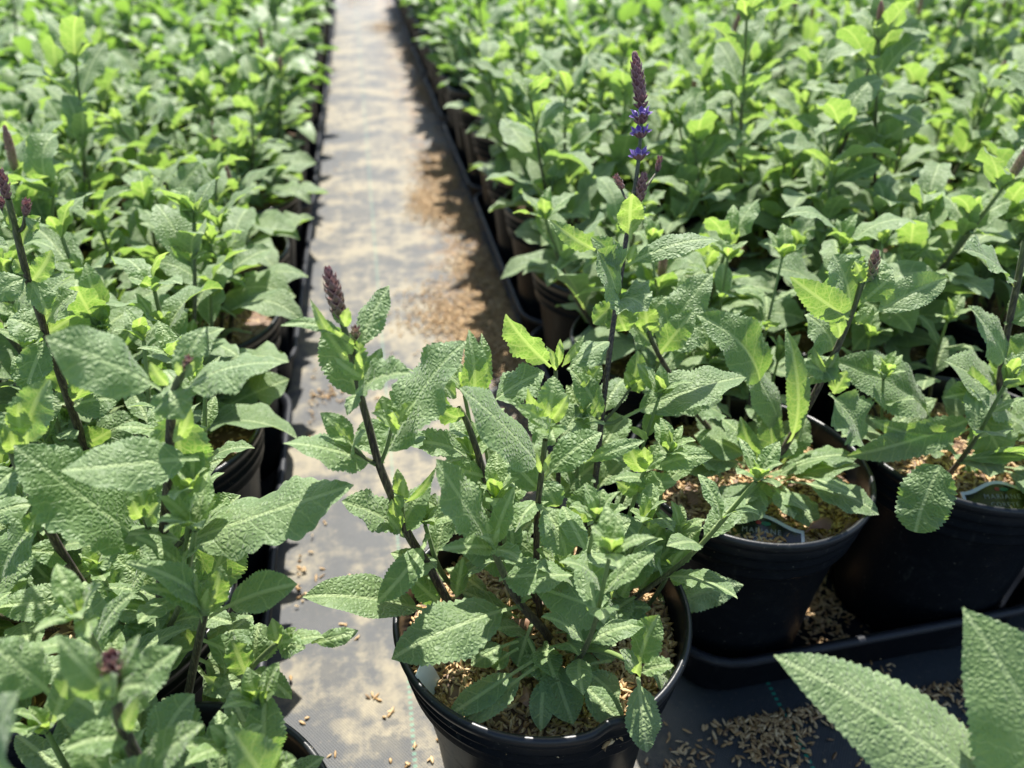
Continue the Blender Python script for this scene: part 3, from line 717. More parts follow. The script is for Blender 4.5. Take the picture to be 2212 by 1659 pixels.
# upright stem in the centre with the pale tip
H.stem([(1168, 1360, 296), (1160, 1230, 292), (1160, 1120, 290), (1170, 1020, 289), (1178, 950, 289)], 2.2, 1.5)
H.leaves([(1172, 1018, 992, 838, 116, 'm', -8, {'arch': .06, 'fold': .1, 'y': .15}), (1178, 1030, 1300, 935, 86, 'm', 4, {'arch': .1, 'y': .2}), (1262, 1000, 1392, 952, 40, 'b', -6, 4, {'arch': .3, 'y': .35}), (1182, 924, 1196, 812, 76, 'f', 8, {'y': .45}),
          (1174, 912, 1140, 838, 30, 'b', -2, {'y': 1.}), (1188, 914, 1228, 852, 34, 'y', -4, -2, {'y': .9}), (1180, 918, 1112, 878, 44, 'y', -8, -3, {'y': .8}), (1180, 930, 1196, 952, 74, 'y', -16, -4, {'y': .8, 'arch': .2}), (1182, 915, 1184, 868, 22, 'y', -2, -5, {'y': 1.}), (1180, 925, 1150, 905, 36, 'y', -14, -6, {'y': .9}),
          (1165, 1090, 1222, 1202, 92, 'm', -20, {'arch': .2, 'y': .15}), (1162, 1085, 1112, 1150, 60, 'm', -14, {'y': .2}), (1170, 1040, 1200, 1095, 70, 'm', -6, 12), (1166, 1060, 1110, 1000, 70, 'm', 14, 12),
          (1170, 1022, 1158, 975, 14, 'y', -2, -4), (1176, 1022, 1194, 975, 14, 'y', -2, -4), (1172, 1086, 1200, 1040, 60, 'm', 16, 14), (1160, 1180, 1205, 1130, 60, 'm', 8, 6, {'y': 0}), (1158, 1200, 1095, 1150, 60, 'm', 6, 8, {'y': 0}), (1158, 1240, 1230, 1190, 60, 'm', 10, 10), (1158, 1260, 1090, 1195, 50, 'm', 10, 12)])
# stems behind
H.stem([(1110, 1280, 318), (1075, 1140, 322), (1045, 1020, 326), (1010, 915, 330), (990, 880, 331)], 2.4, 1.4)
H.leaves([(1020, 880, 1012, 712, 68, 'm', 6, {'y': .3}), (1062, 872, 1176, 804, 86, 'm', 2, {'arch': .1}), (1008, 986, 884, 955, 66, 'm', -6), (1000, 900, 940, 870, 50, 'b', -4), (1050, 1030, 960, 1010, 60, 'b', -4), (1045, 1020, 1130, 1000, 70, 'm', -4), (1020, 880, 1040, 720, 50, 'b', 8, 6, {'y': .5}),
          (1050, 1040, 1000, 1110, 60, 'm', -10), (1060, 1080, 1140, 1050, 60, 'b', 4), (1030, 905, 1050, 830, 50, 'b', 4, 6), (1062, 1100, 1020, 1040, 34, 'y', -4), (1062, 1110, 1085, 1050, 30, 'y', -4), (1075, 1130, 985, 1120, 70, 'm', -10), (905, 1075, 985, 1150, 60, 'm', 6, 6, {'y': 0}),
          (1000, 905, 900, 790, 40, 'b', 10, 4), (870, 795, 985, 860, 40, 'm', 12, 6)])
H.stem([(1200, 1260, 335), (1205, 1100, 342), (1206, 960, 348), (1200, 800, 354)], 1.9, 1.3)
H.leaves([(1190, 792, 1093, 678, 78, 'b', -6, {'y': .3, 'arch': .05}), (1204, 792, 1210, 732, 22, 'y', -2), (1214, 792, 1262, 724, 22, 'y', 2), (1226, 800, 1316, 738, 70, 'm', 10, {'y': .1}), (1200, 800, 1180, 748, 20, 'y', 0), (1206, 960, 1265, 880, 90, 'm', 10), (1206, 960, 1140, 900, 80, 'm', 10), (1206, 1080, 1290, 1000, 80, 'm', 6, 6), (1206, 1050, 1110, 960, 80, 'm', 12, 12)])
# tall stem with the open violet flowers
H.stem([(1250, 1200, 322), (1285, 1040, 345), (1299, 905, 360), (1312, 800, 371), (1325, 700, 382), (1340, 605, 392), (1352, 520, 401), (1362, 455, 407), (1372, 400, 413), (1381, 330, 420), (1386, 250, 428), (1384, 205, 432)], 2.4, 1.0, )
tall = H.cur
H.spike((1386, 222), (1371, 118), 34, 431, 443, .0, 13)
def flower_whorl(px, py, Y, open_, r, n=5):
    c = PY(px, py, Y / 1000.); up = nrm(PY(1371, 118, .443) - PY(1386, 238, .430)); a = nrm(np.cross(up, [0, 1, 0])); b = np.cross(up, a); cal = MB(); pet = MB()
    for j in range(n):
        th = 6.283 * j / n + r.uniform(-.2, .2); o = a * math.cos(th) + b * math.sin(th); d = nrm(o + up * .9)
        for s in (-1, 1):
            leaf(cal, c + o * .0004, c + d * .0058, .0034, nrm(o - up * .3) * s, arch=.2, fold=-.4, nu=5, nv=2, teeth=1, young=0, r=r, pet=0, toothamp=0)
        if open_:
            q = c + d * .0045
            leaf(pet, q, q + nrm(o * .6 + up * 1.2) * .0050, .0034, nrm(up - o), arch=.35, fold=-.5, nu=6, nv=2, teeth=1, r=r, pet=0, toothamp=0)
            leaf(pet, q, q + nrm(o * 1.0 + up * .2) * .0036, .0038, up, arch=.25, fold=-.3, nu=6, nv=2, teeth=2, r=r, pet=0, toothamp=.2)
            for s in (-1, 1): leaf(pet, q, q + nrm(o + a * s * .6 + up * .2) * .0032, .0018, up, arch=.2, nu=4, nv=1, teeth=1, r=r, pet=0, toothamp=0)
    k = cal.build("flower_calyx", M_BRACT, tall, H.loc)
    if open_: pet.build("violet_flower", M_PETAL, tall, H.loc)
for px, py, Y, op in ((1385, 222, 430.5, 0), (1386, 236, 429.5, 0), (1386, 262, 427, 1), (1386, 270, 426.2, 0), (1385, 300, 423, 1), (1383, 348, 418.5, 1)): flower_whorl(px, py, Y, op, H.r, 5)
H.stalk((1372, 425), (1384, 428), .2, 1.2, 2); H.spike((1380, 436), (1391, 376), 30, 409, 413, .1, 6)
H.stalk((1366, 440), (1338, 400), .2, .9, 12); H.spike((1346, 408), (1328, 378), 20, 418, 422, .1, 4)
H.stalk((1374, 420), (1420, 370), .2, .9, 14); H.spike((1420, 370), (1426, 336), 18, 424, 428, .1, 4)
H.leaves([(1362, 517, 1366, 418, 66, 'b', -6, -4, {'y': .75, 'arch': -.05}), (1336, 572, 1328, 516, 26, 'y', -2, {'y': .9}), (1360, 572, 1374, 528, 28, 'y', 0, {'y': .9}), (1286, 540, 1184, 474, 50, 'b', -10, -4, {'y': .55, 'arch': .15}), (1335, 578, 1276, 512, 50, 'm', -8, -2),
          (1348, 578, 1552, 520, 62, 'm', -6, {'arch': .20, 'twist': .6, 'y': .1}), (1338, 655, 1290, 540, 100, 'm', -6, -2, {'y': .05, 'arch': .04}), (1330, 655, 1400, 672, 90, 'm', -16, -4, {'arch': .35, 'y': .05, 'fold': .3}), (1326, 655, 1352, 715, 90, 'b', -6, 4, {'y': .4}), (1330, 662, 1322, 620, 26, 'y', -4, -6, {'y': 1}), (1334, 656, 1360, 630, 24, 'b', -2, -5),
          (1326, 655, 1282, 700, 60, 'b', -6, 6), (1362, 510, 1340, 462, 40, 'm', 6, 6), (1366, 470, 1392, 445, 26, 'm', 6)])
H.stalk((1297, 915), (1266, 840), .3, 1.1, 2); H.stalk((1300, 915), (1362, 838), .3, 1.1, 2); H.stalk((1300, 915), (1345, 902), .7, 1.6, -2)
H.leaves([(1345, 904, 1612, 816, 108, 'm', -6, -4, {'arch': .12, 'pet': .12, 'y': .15}), (1372, 890, 1560, 860, 90, 'm', 6, 8, {'y': .1}), (1296, 912, 1228, 796, 70, 'm', 6, {'y': .05}), (1268, 842, 1240, 770, 50, 'm', 6, 2), (1268, 842, 1300, 790, 40, 'y', 2, {'y': .8}), (1266, 842, 1250, 806, 30, 'y', -4, -2), (1362, 840, 1378, 758, 50, 'm', 6, {'y': .35}), (1360, 842, 1392, 812, 44, 'b', -2, -3, {'y': .8}), (1362, 842, 1348, 805, 30, 'y', -2, -2),
          (1296, 900, 1235, 830, 60, 'm', 14, 10, {'y': .0}), (1300, 900, 1350, 820, 70, 'm', 20, 16, {'y': .0}), (1292, 985, 1350, 900, 80, 'm', 22, 10), (1290, 980, 1235, 900, 80, 'm', 20, 10), (1286, 1060, 1360, 980, 70, 'm', 20, 6)])
# right hand shoots
H.stem([(1290, 1330, 300), (1340, 1180, 304), (1368, 1085, 306), (1392, 1015, 307)], 1.7, 1.2, .75)
H.leaves([(1395, 1018, 1540, 988, 52, 'm', -6, {'arch': .15, 'y': .35}), (1392, 1020, 1352, 945, 54, 'b', 2, {'y': .5}), (1372, 1062, 1462, 1042, 64, 'f', -10, {'y': .45}), (1398, 1005, 1424, 960, 36, 'y', 2, {'y': .9}), (1395, 1010, 1392, 965, 40, 'y', -4, -2, {'y': .9}), (1398, 1012, 1440, 985, 30, 'y', -6), (1380, 1060, 1330, 1040, 40, 'b', -4), (1250, 1132, 1268, 1042, 92, 'b', 4, {'y': .15}), (1340, 1170, 1290, 1100, 60, 'm', 4), (1345, 1160, 1430, 1130, 46, 'b', -4, {'y': .4})])
H.stem([(1262, 1390, 288), (1310, 1350, 286), (1338, 1310, 284), (1345, 1270, 284)], 1.7, 1.2, .5)
H.leaves([(1335, 1292, 1250, 1225, 42, 'f', -6, {'y': .4}), (1342, 1284, 1432, 1180, 62, 'm', 4, {'y': .35}), (1345, 1308, 1392, 1368, 66, 'm', -12, {'y': .2}), (1342, 1285, 1345, 1212, 30, 'b', -2, {'y': .8}), (1340, 1290, 1312, 1240, 50, 'm', 8, 6), (1345, 1290, 1365, 1250, 30, 'y', -6, -3), (1335, 1260, 1270, 1160, 90, 'm', 10, 6, {'y': 0}), (1340, 1230, 1330, 1165, 60, 'm', 14, 10)])
H.stem([(1330, 1370, 296), (1395, 1312, 294), (1430, 1265, 294), (1445, 1235, 294)], 1.7, 1.2, .4)
H.leaves([(1445, 1238, 1516, 1130, 62, 'm', 2, {'y': .45}), (1440, 1235, 1400, 1180, 50, 'b', 2, {'y': .4}), (1445, 1240, 1478, 1188, 32, 'y', -6, -3), (1448, 1250, 1480, 1250, 34, 'y', -8, -3), (1440, 1235, 1372, 1130, 60, 'm', 14, 10, {'y': .1}), (1400, 1312, 1606, 1264, 84, 'u', -4, {'arch': .05}), (1404, 1305, 1562, 1246, 56, 'f', 0, 6, {'y': .25}), (1395, 1200, 1432, 1128, 50, 'b', 6, 6)])
H.stem([(1225, 1405, 262), (1300, 1405, 246), (1360, 1430, 230), (1382, 1450, 226)], 1.6, 1.2, .85)
H.leaves([(1380, 1442, 1424, 1328, 82, 'f', 6, {'y': .45}), (1385, 1452, 1456, 1438, 44, 'y', -4, {'y': .6}), (1378, 1462, 1398, 1625, 88, 'm', -26, {'y': .2, 'arch': .12, 'fold': .1, 'twist': .1}), (1395, 1446, 1452, 1475, 76, 'm', 4, 8, {'y': .0}), (1378, 1446, 1338, 1404, 46, 'm', -2, {'y': .2}), (1382, 1452, 1386, 1428, 24, 'y', -6, -4)])
# low leaves lying over the mulch
H.stem([(1205, 1430, 286), (1195, 1400, 284)], 1.8, 1.6, .2)
for q in [(1150, 1345, 1120, 1442, 50), (1178, 1385, 1238, 1565, 80), (1320, 1428, 1240, 1452, 70), (1175, 1430, 1000, 1568, 58), (1165, 1420, 966, 1548, 58), (1178, 1425, 1168, 1580, 46), (1240, 1435, 1335, 1515, 66), (1230, 1450, 1345, 1572, 62), (1120, 1385, 1018, 1438, 52), (1080, 1345, 1000, 1370, 60), (1140, 1380, 1180, 1480, 44), (1250, 1400, 1330, 1420, 40), (1120, 1400, 1060, 1440, 40), (1180, 1400, 1130, 1460, 50)]:
    B = PZ(q[0], q[1], .162); T = PZ(q[2], q[3], .1545 + H.r.uniform(0, .005)); Z = (B - CC) @ VV; mb = MB(); L = math.dist(B, T)
    leaf(mb, B, T, q[4] * Z / FPX * 1.15, UP, arch=.08, fold=.12, curl=.15, wave=.06, twist=H.r.uniform(-.2, .2), nu=44, nv=4, teeth=16, young=0.0, r=H.r, pet=.28)
    mb.build("leaf", M_LEAFS if q[0] in (1178, 1240) else M_LEAF, H.cur, H.loc)

def dry_leaf(h, px, py, qx, qy, w):
    B = PZ(px, py, .158); T = PZ(qx, qy, .156); mb = MB(); leaf(mb, B, T, w, UP, arch=.3, fold=-.5, curl=.6, wave=.3, twist=1.2, nu=24, nv=3, teeth=9, r=h.r)
    mb.build("dry_leaf", M_DRY, h.e, h.loc)
for q in ((1100, 1350, 1170, 1345, .012), (1130, 1480, 1150, 1530, .008), (1300, 1540, 1340, 1530, .009), (1430, 1400, 1440, 1450, .008)): dry_leaf(H, *q)

# ---- left bed, the first pot at the aisle edge
L0 = Hero(LX0, .335, "sage at left bed's aisle edge, wide leaves on dark upright stem, tiny purple bud", 11, .0048, 900)
L0.fill(22, .035, (.05, .08), (.1, .9))
L0.bush(72, 18, (.06, .14), (.01, .065))
L0.stem([(346, 1360, 290), (350, 1200, 286), (362, 1050, 282), (371, 880, 278), (380, 835, 277), (396, 800, 276)], 2.5, 1.4)
L0.spike((397, 802), (410, 768), 24, 276, 277, .6, 3)
L0.leaves([(348, 842, 98, 728, 142, 'm', -12, {'arch': .10, 'fold': .05, 'y': .12}), (392, 848, 607, 786, 98, 'm', -6, {'arch': .14, 'y': .12}), (388, 830, 445, 708, 78, 'f', 10, {'y': .1}), (372, 870, 392, 1050, 150, 'm', -6, 14, {'arch': .04, 'y': .05, 'curl': .1}), (376, 955, 412, 878, 36, 'b', -2, -3, {'y': .8}), (362, 832, 324, 782, 34, 'y', -4, {'y': .5}), (384, 835, 352, 800, 60, 'f', 8, 6), (396, 815, 420, 780, 22, 'y', -2), (392, 812, 380, 780, 20, 'y', -2),
           (375, 830, 400, 905, 110, 'm', -14, 4, {'y': .1, 'arch': .25}), (430, 990, 132, 1018, 138, 'm', -20, -2, {'arch': .14, 'y': .1, 'fold': .2}),
           (355, 1000, 455, 985, 60, 'm', 6, 10), (345, 1195, 30, 962, 176, 'm', -4, {'arch': .05, 'y': .12, 'fold': .08}), (365, 1190, 764, 1048, 136, 'm', -14, {'arch': .08, 'pet': .14, 'y': .12, 'fold': .08, 'twist': -.2}), (350, 1120, 240, 1050, 110, 'm', 14, 14), (356, 1060, 420, 1180, 90, 'm', 10, 12)])
L0.stalk((352, 1200), (418, 1135), .2, 1.4, -6); L0.stalk((346, 1200), (312, 1120), .3, 1.3, -2)
L0.leaves([(420, 1140, 372, 1045, 60, 'm', -2), (424, 1138, 428, 1010, 70, 'm', 8, 4), (424, 1136, 466, 1082, 26, 'y', -6, -4, {'y': 1}), (422, 1138, 440, 1062, 30, 'y', -4, -3, {'y': .9}), (420, 1142, 402, 1085, 30, 'b', -8, -3, {'y': .8}), (312, 1122, 295, 1040, 70, 'b', 6, {'y': .55}), (312, 1125, 345, 1085, 50, 'y', -6, {'y': .5}), (310, 1120, 285, 1080, 40, 'y', -6), (300, 1120, 250, 1010, 80, 'm', 12, 10)])
L0.leaves([(450, 1290, 530, 1120, 130, 'm', 10, 16, {'y': .15}), (395, 1230, 520, 1070, 110, 'm', 16, 26, {'y': .2}), (440, 1180, 490, 1070, 90, 'm', 12, 30), (350, 1290, 250, 1200, 80, 'm', 10, 10), (345, 1300, 420, 1400, 90, 'm', -10, 6), (340, 1320, 215, 1310, 80, 'm', -8, 4), (355, 1340, 260, 1400, 80, 'm', -10, 0), (260, 1290, 200, 1220, 60, 'm', 6, 10), (240, 1300, 300, 1180, 60, 'b', 6, 20, {'y': .3}), (270, 1330, 200, 1190, 50, 'b', 6, 20, {'y': .3}), (215, 1210, 260, 1180, 60, 'm', 0, 10), (210, 1240, 180, 1180, 40, 'b', 0, 10, {'y': .6})])
L0.stem([(205, 1305, 308), (160, 1235, 306), (120, 1170, 304), (85, 1100, 302), (40, 1010, 300), (25, 975, 299)], 2.4, 1.6)
L0.leaves([(100, 1115, 4, 1250, 84, 'm', -14), (205, 1300, -10, 1312, 96, 'm', -12, {'pet': .2, 'y': 0}), (210, 1302, 325, 1408, 64, 'm', -14, {'y': .1}), (60, 965, 108, 820, 96, 'm', 4), (44, 935, 44, 868, 58, 'b', -4, {'y': .9}), (30, 985, -60, 900, 90, 'm', 0), (45, 1010, -30, 1090, 90, 'm', -14), (92, 1110, 150, 1150, 60, 'm', -6), (90, 1105, 60, 1150, 50, 'y', -6, {'y': .5}), (28, 980, 10, 900, 50, 'y', 0), (80, 1090, -20, 1120, 70, 'm', -6), (150, 1220, 60, 1190, 60, 'm', -6)])
L0.stem([(395, 1560, 262), (418, 1440, 260), (438, 1345, 258), (443, 1325, 258)], 2.2, 1.6, .1)
L0.leaves([(452, 1335, 642, 1262, 92, 'm', -4, {'pet': .25, 'y': .1, 'arch': .1}), (446, 1330, 478, 1220, 66, 'b', 2, {'y': .55}), (440, 1335, 270, 1215, 66, 'm', -10, {'arch': .25, 'y': .1}), (436, 1345, 300, 1270, 50, 'm', -12, -4, {'arch': .2}), (448, 1328, 425, 1240, 50, 'm', -6, 2), (446, 1330, 450, 1270, 28, 'y', -8, -3), (430, 1380, 520, 1440, 90, 'm', 8, 10), (420, 1420, 530, 1500, 110, 'm', 8, 12), (425, 1400, 330, 1440, 80, 'm', 4, 10), (425, 1440, 480, 1560, 100, 'm', 0, 14, {'y': 0}), (450, 1420, 545, 1330, 120, 'm', 14, 18, {'y': 0})])
L0.stem([(480, 1560, 262), (540, 1450, 260), (585, 1400, 258), (600, 1388, 258)], 1.7, 1.2, .6)
L0.leaves([(600, 1390, 588, 1335, 44, 'b', 2, {'y': .7}), (602, 1390, 640, 1355, 30, 'y', -4, {'y': .9}), (600, 1395, 632, 1385, 40, 'y', -10, {'y': .6}), (605, 1405, 700, 1378, 46, 'm', -4, {'y': .2, 'arch': .15}), (672, 1388, 774, 1362, 46, 'm', -2, {'y': .15, 'arch': .1}), (605, 1400, 660, 1400, 60, 'm', -10), (540, 1450, 630, 1510, 54, 'm', -14, {'arch': .4}), (530, 1455, 500, 1380, 70, 'm', 2), (545, 1440, 560, 1345, 110, 'm', 14, 12, {'y': 0}), (520, 1470, 440, 1500, 60, 'm', -6), (500, 1520, 440, 1460, 40, 'y', -6, {'y': .4})])

# ---- left bed, the pot nearest the camera
L1 = Hero(-.1225, .178, "sage nearest the camera at lower left, with one round purple bud between broad leaves", 17, .0, 1100)
L1.fill(20, .035, (.045, .07), (.1, .9))
L1.bush(73, 13, (.035, .075), (.01, .06))
L1.stem([(305, 1662, 184), (262, 1560, 184), (246, 1480, 184)], 2.5, 1.5, 0)
L1.spike((246, 1482), (238, 1418), 64, 184, 184, .45, 5)
L1.leaves([(250, 1518, 122, 1372, 96, 'm', -4, {'y': .3, 'arch': .08}), (258, 1512, 302, 1372, 62, 'm', 4, {'y': .35}), (258, 1525, 335, 1482, 50, 'm', -10, {'y': .25, 'arch': .25}), (262, 1560, 392, 1398, 100, 'm', 8, 6, {'y': .15}), (285, 1600, 140, 1618, 84, 'm', -10, {'y': .3}), (245, 1500, 205, 1470, 44, 'y', -8, -4, {'y': .4}), (300, 1700, 440, 1566, 96, 'm', -4, -4, {'y': .25, 'arch': .1}), (590, 1720, 486, 1568, 124, 'm', -10, 6, {'y': .15}),
           (268, 1590, 130, 1490, 100, 'm', 14, 14, {'y': 0}), (420, 1500, 560, 1450, 10, 'm', 0) if False else (270, 1580, 300, 1500, 40, 'y', -4, 2, {'y': .4}), (575, 1650, 574, 1488, 104, 'm', 10, 26, {'y': 0}), (110, 1500, -30, 1385, 130, 'm', 0, 20, {'y': 0}), (70, 1730, 40, 1495, 150, 'm', -12, -16, {'y': .1}), (115, 1560, 178, 1405, 70, 'b', 4, 16, {'y': .3}), (240, 1720, 140, 1600, 100, 'm', 2, -6, {'y': 0}), (330, 1640, 420, 1500, 100, 'm', 16, 22, {'y': 0}), (200, 1600, 260, 1520, 60, 'm', 6, 14),
           (330, 1720, 240, 1655, 110, 'm', -6, -8), (380, 1620, 500, 1640, 90, 'm', 10, 20, {'y': 0}), (430, 1640, 350, 1510, 80, 'm', 16, 26, {'y': 0}), (630, 1700, 600, 1650, 60, 'm', 0, 6, {'y': .4}), (560, 1700, 640, 1640, 60, 'm', 0, 0, {'y': .4})])

# ---- left bed, the plant with the thick stem and buds cut by the left edge of the picture
LF = Hero(-.262, .418, "sage cut by the left picture edge, dark slanting stem topped by several purple buds", 23, .0048, 500)
LF.bush(74, 9, (.05, .12), (.01, .06))
LF.fill(14, .03, (.04, .07), (.1, .9))
LF.stem([(190, 980, 420), (150, 870, 412), (98, 715, 400), (60, 600, 392), (35, 500, 388), (18, 430, 386)], 2.5, 1.3)
LF.spike((15, 428), (0, 366), 30, 386, 388, .1, 6)
LF.stalk((40, 500), (55, 462), .2, 1, 0); LF.spike((55, 464), (58, 432), 24, 388, 389, .1, 4); LF.stalk((30, 480), (4, 450), .2, 1, 0); LF.spike((6, 452), (0, 425), 20, 388, 389, .1, 3)
LF.leaves([(50, 530, 88, 468, 44, 'm', 2), (30, 500, 10, 440, 30, 'y', 0), (68, 610, 112, 540, 50, 'y', 0, {'y': .3}), (62, 600, -20, 640, 70, 'm', -8), (62, 605, 100, 680, 60, 'm', -6), (55, 470, 80, 500, 26, 'm', 0), (98, 700, 170, 630, 70, 'm', 4, {'y': .5}), (104, 720, 150, 690, 44, 'b', 0, {'y': .8}), (100, 720, 20, 690, 90, 'm', 0), (100, 730, 60, 830, 80, 'm', -14), (150, 860, 108, 770, 66, 'b', 2, {'y': .35}), (150, 870, 190, 780, 60, 'b', 4, {'y': .35}), (150, 880, 260, 860, 90, 'm', 2), (148, 870, 40, 900, 90, 'm', -8), (60, 590, 30, 560, 40, 'y', 0)])
LF.stalk((150, 880), (30, 830), .3, 1.4, 6)
LF.leaves([(110, 850, 30, 770, 80, 'm', 4), (180, 960, 240, 930, 70, 'b', 0), (180, 960, 120, 1010, 70, 'm', -8), (190, 960, 300, 900, 90, 'm', 8, {'y': .1})])

# ---- right bed, first pot at the aisle edge: open rosette, slanting stem
R1 = Hero(RX0, .385, "sage in the right bed's front aisle-edge pot, low rosette round a stem slanting right", 31, .0048, 3400)
R1.bush(75, 9, (.05, .13), (.02, .06), (0, .02), az=(.2, 3.0))
R1.fill(20, .024, (.032, .062), (.20, .85), y=(.05, .3))
R1.stem([(1668, 1010, 375), (1705, 950, 374), (1755, 860, 372), (1800, 770, 372), (1838, 680, 372), (1862, 610, 372)], 2.7, 1.8)
R1.stalk((1866, 610), (1886, 585), .8, 1.4, 0); R1.spike((1880, 608), (1893, 542), 30, 372, 374, 1.0, 6)
R1.leaves([(1790, 850, 1858, 955, 112, 'm', -16, {'arch': .12, 'y': .05}), (1852, 700, 2046, 600, 82, 'm', 0, {'pet': .2, 'y': .1, 'arch': .1}), (1836, 690, 1706, 598, 86, 'b', -4, {'y': .25}), (1834, 688, 1800, 550, 116, 'm', 10, {'y': .05}), (1860, 655, 1930, 592, 70, 'b', -4, -2, {'y': .3}), (1800, 765, 1738, 680, 110, 'm', 6, 6, {'y': .05}), (1795, 770, 1752, 830, 90, 'm', -10, 6), (1812, 730, 1784, 660, 40, 'y', -2), (1850, 700, 1885, 660, 40, 'y', 0), (1780, 820, 1758, 750, 30, 'y', -4, {'y': .8}), (1780, 820, 1810, 760, 34, 'y', -2), (1785, 815, 1730, 790, 34, 'm', -6), (1875, 610, 1905, 560, 50, 'm', 8, 6), (1868, 615, 1845, 565, 26, 'y', 0), (1870, 612, 1930, 582, 40, 'm', 2), (1800, 850, 1828, 800, 50, 'b', -2, -3, {'y': .5}), (1865, 600, 1850, 560, 40, 'y', 4)])
for q in [(1640, 1010, 1415, 1012, 86, .172, .175), (1655, 1035, 1560, 1128, 84, .170, .162), (1700, 1040, 1898, 1112, 78, .172, .168), (1690, 1050, 1765, 1140, 60, .17, .158), (1670, 1050, 1715, 1120, 40, .17, .17), (1630, 1000, 1500, 940, 80, .175, .19), (1720, 1000, 1850, 985, 60, .175, .18), (1735, 1030, 1850, 1075, 30, .178, .182), (1660, 1030, 1630, 1105, 50, .17, .164), (1650, 1000, 1560, 905, 60, .18, .20)]:
    B = PZ(q[0], q[1], q[5]); T = PZ(q[2], q[3], q[6]); Z = (B - CC) @ VV; mb = MB()
    leaf(mb, B, T, q[4] * Z / FPX * 1.25, UP, arch=.12, fold=.1, curl=.15, wave=.08, twist=R1.r.uniform(-.3, .3), nu=44, nv=4, teeth=20, young=.03, r=R1.r, pet=.2, toothamp=.05)
    mb.build("leaf", M_LEAF, R1.cur, R1.loc)
R1.leaves([(1700, 960, 1696, 708, 54, 'b', 6, {'y': .35, 'pet': .15}), (1640, 840, 1505, 680, 118, 'm', 4, 20, {'y': .0}), (1685, 945, 1580, 760, 78, 'm', 10, 14, {'y': .0}), (1660, 1000, 1640, 860, 60, 'm', 10, 10, {'y': 0}), (1690, 1000, 1740, 900, 60, 'b', 10, 10, {'y': .1}), (1650, 1000, 1600, 900, 50, 'b', 4, 4, {'y': .15}), (1675, 990, 1720, 950, 50, 'm', 4, {'y': 0})])
R1.stem([(1560, 960, 400), (1480, 860, 396), (1420, 760, 392), (1395, 700, 392)], 2.0, 1.5)
R1.leaves([(1420, 770, 1500, 670, 70, 'b', 0, {'y': .1}), (1430, 770, 1545, 690, 70, 'm', 4), (1410, 745, 1350, 690, 50, 'm', 4), (1420, 780, 1540, 590, 100, 'm', 12, 10, {'y': 0}), (1400, 720, 1390, 640, 60, 'y', 2), (1480, 860, 1400, 850, 60, 'm', 0), (1480, 870, 1560, 900, 70, 'm', -6), (1390, 700, 1440, 640, 50, 'm', 2), (1405, 720, 1420, 690, 30, 'y', 0)])

dry_leaf(R1, 1740, 1150, 1790, 1120, .010); dry_leaf(R1, 1480, 1060, 1520, 1090, .012); dry_leaf(R1, 1820, 1150, 1850, 1120, .008)
# ---- right bed, second pot: heart shaped leaves hang over its rim
R2 = Hero(RX0 + PX, .385, "sage at right picture edge, front row, big drooping heart-shaped leaf over pot rim", 37, .0048, 2200)
R2.bush(76, 8, (.05, .12), (.02, .06), (0, .02))
R2.fill(16, .03, (.045, .075), (.05, .9), y=(0, .15))
R2.stem([(2190, 1020, 378), (2160, 900, 372), (2165, 780, 372), (2200, 600, 374), (2215, 520, 376)], 2.6, 1.9)
R2.leaves([(2030, 1005, 1978, 1150, 124, 'm', -14, -80, {'arch': .06, 'y': 0, 'prof': (.35, .5), 'pet': .02}), (2118, 905, 2165, 1008, 104, 'm', -18, -6, {'prof': (.38, .7), 'pet': .02, 'y': .05}), (2130, 890, 1830, 985, 84, 'b', -6, -4, {'y': .1, 'pet': .15}), (2105, 920, 1880, 905, 50, 'b', -2, -6, {'y': .5}), (2180, 900, 2040, 780, 110, 'm', 6), (2170, 790, 2090, 660, 70, 'm', 0), (2160, 850, 2240, 720, 110, 'm', 0), (2010, 905, 1800, 780, 108, 'm', 6, 14, {'y': 0}), (2120, 900, 2100, 790, 70, 'b', 0, {'y': .2}), (2125, 895, 2180, 850, 60, 'y', -2, {'y': .6}), (2125, 900, 2150, 830, 34, 'y', -2), (2170, 700, 2250, 650, 90, 'm', 0), (2190, 620, 2080, 540, 80, 'm', 0), (2205, 600, 2290, 560, 70, 'm', 0), (2190, 1000, 2060, 1010, 60, 'm', -10), (2180, 1010, 2120, 1050, 50, 'm', -14), (2200, 1010, 2230, 1080, 60, 'm', -14), (2160, 860, 2040, 860, 80, 'm', -6)])

# ---- the plant close to the camera at lower right, only two big leaf tips in the picture
NP = Hero(.262, .062, "sage close to the camera at lower right, only two big upward leaf blades in view", 41, 0.0, 500)
NP.fill(8, .03, (.04, .06), (.2, .9))
def P3(px, py, Z): 
    d = ray(px, py); return CC + d * Z
b0 = P3(2330, 1960, .285); base = NP.loc + np.array([0, 0, .15])
mb = MB(); tube(mb, smooth_path([base, (base + b0) / 2 + np.array([.004, 0, 0]), b0], 8), .0027, .0018, .1, 10); NP.cur = mb.build("stem", M_STEM, NP.e, NP.loc)
def big_leaf(b, t, w, n, **k):
    mb = MB(); leaf(mb, b, t, w, n, nu=90, nv=7, teeth=34, r=NP.r, pet=.03, **k); mb.build("leaf", M_LEAF, NP.cur, NP.loc)
big_leaf(P3(2390, 1930, .282), P3(1672, 1416, .292), .0430, nrm([-.05, -.25, 1]), arch=.04, fold=-.02, curl=.25, wave=.05, twist=.15, young=.22, rnd=.9, prof=(.55, 1.0), toothamp=.06)
big_leaf(P3(2400, 1900, .283), P3(2079, 1312, .288), .0540, nrm([-.45, -.35, 1]), arch=.06, fold=.12, curl=.2, wave=.06, twist=-.2, young=.35, rnd=.9, prof=(.62, 1.12), toothamp=.06)
big_leaf(P3(2330, 1960, .285), P3(2600, 1700, .30), .05, UP, arch=.1, young=.2)

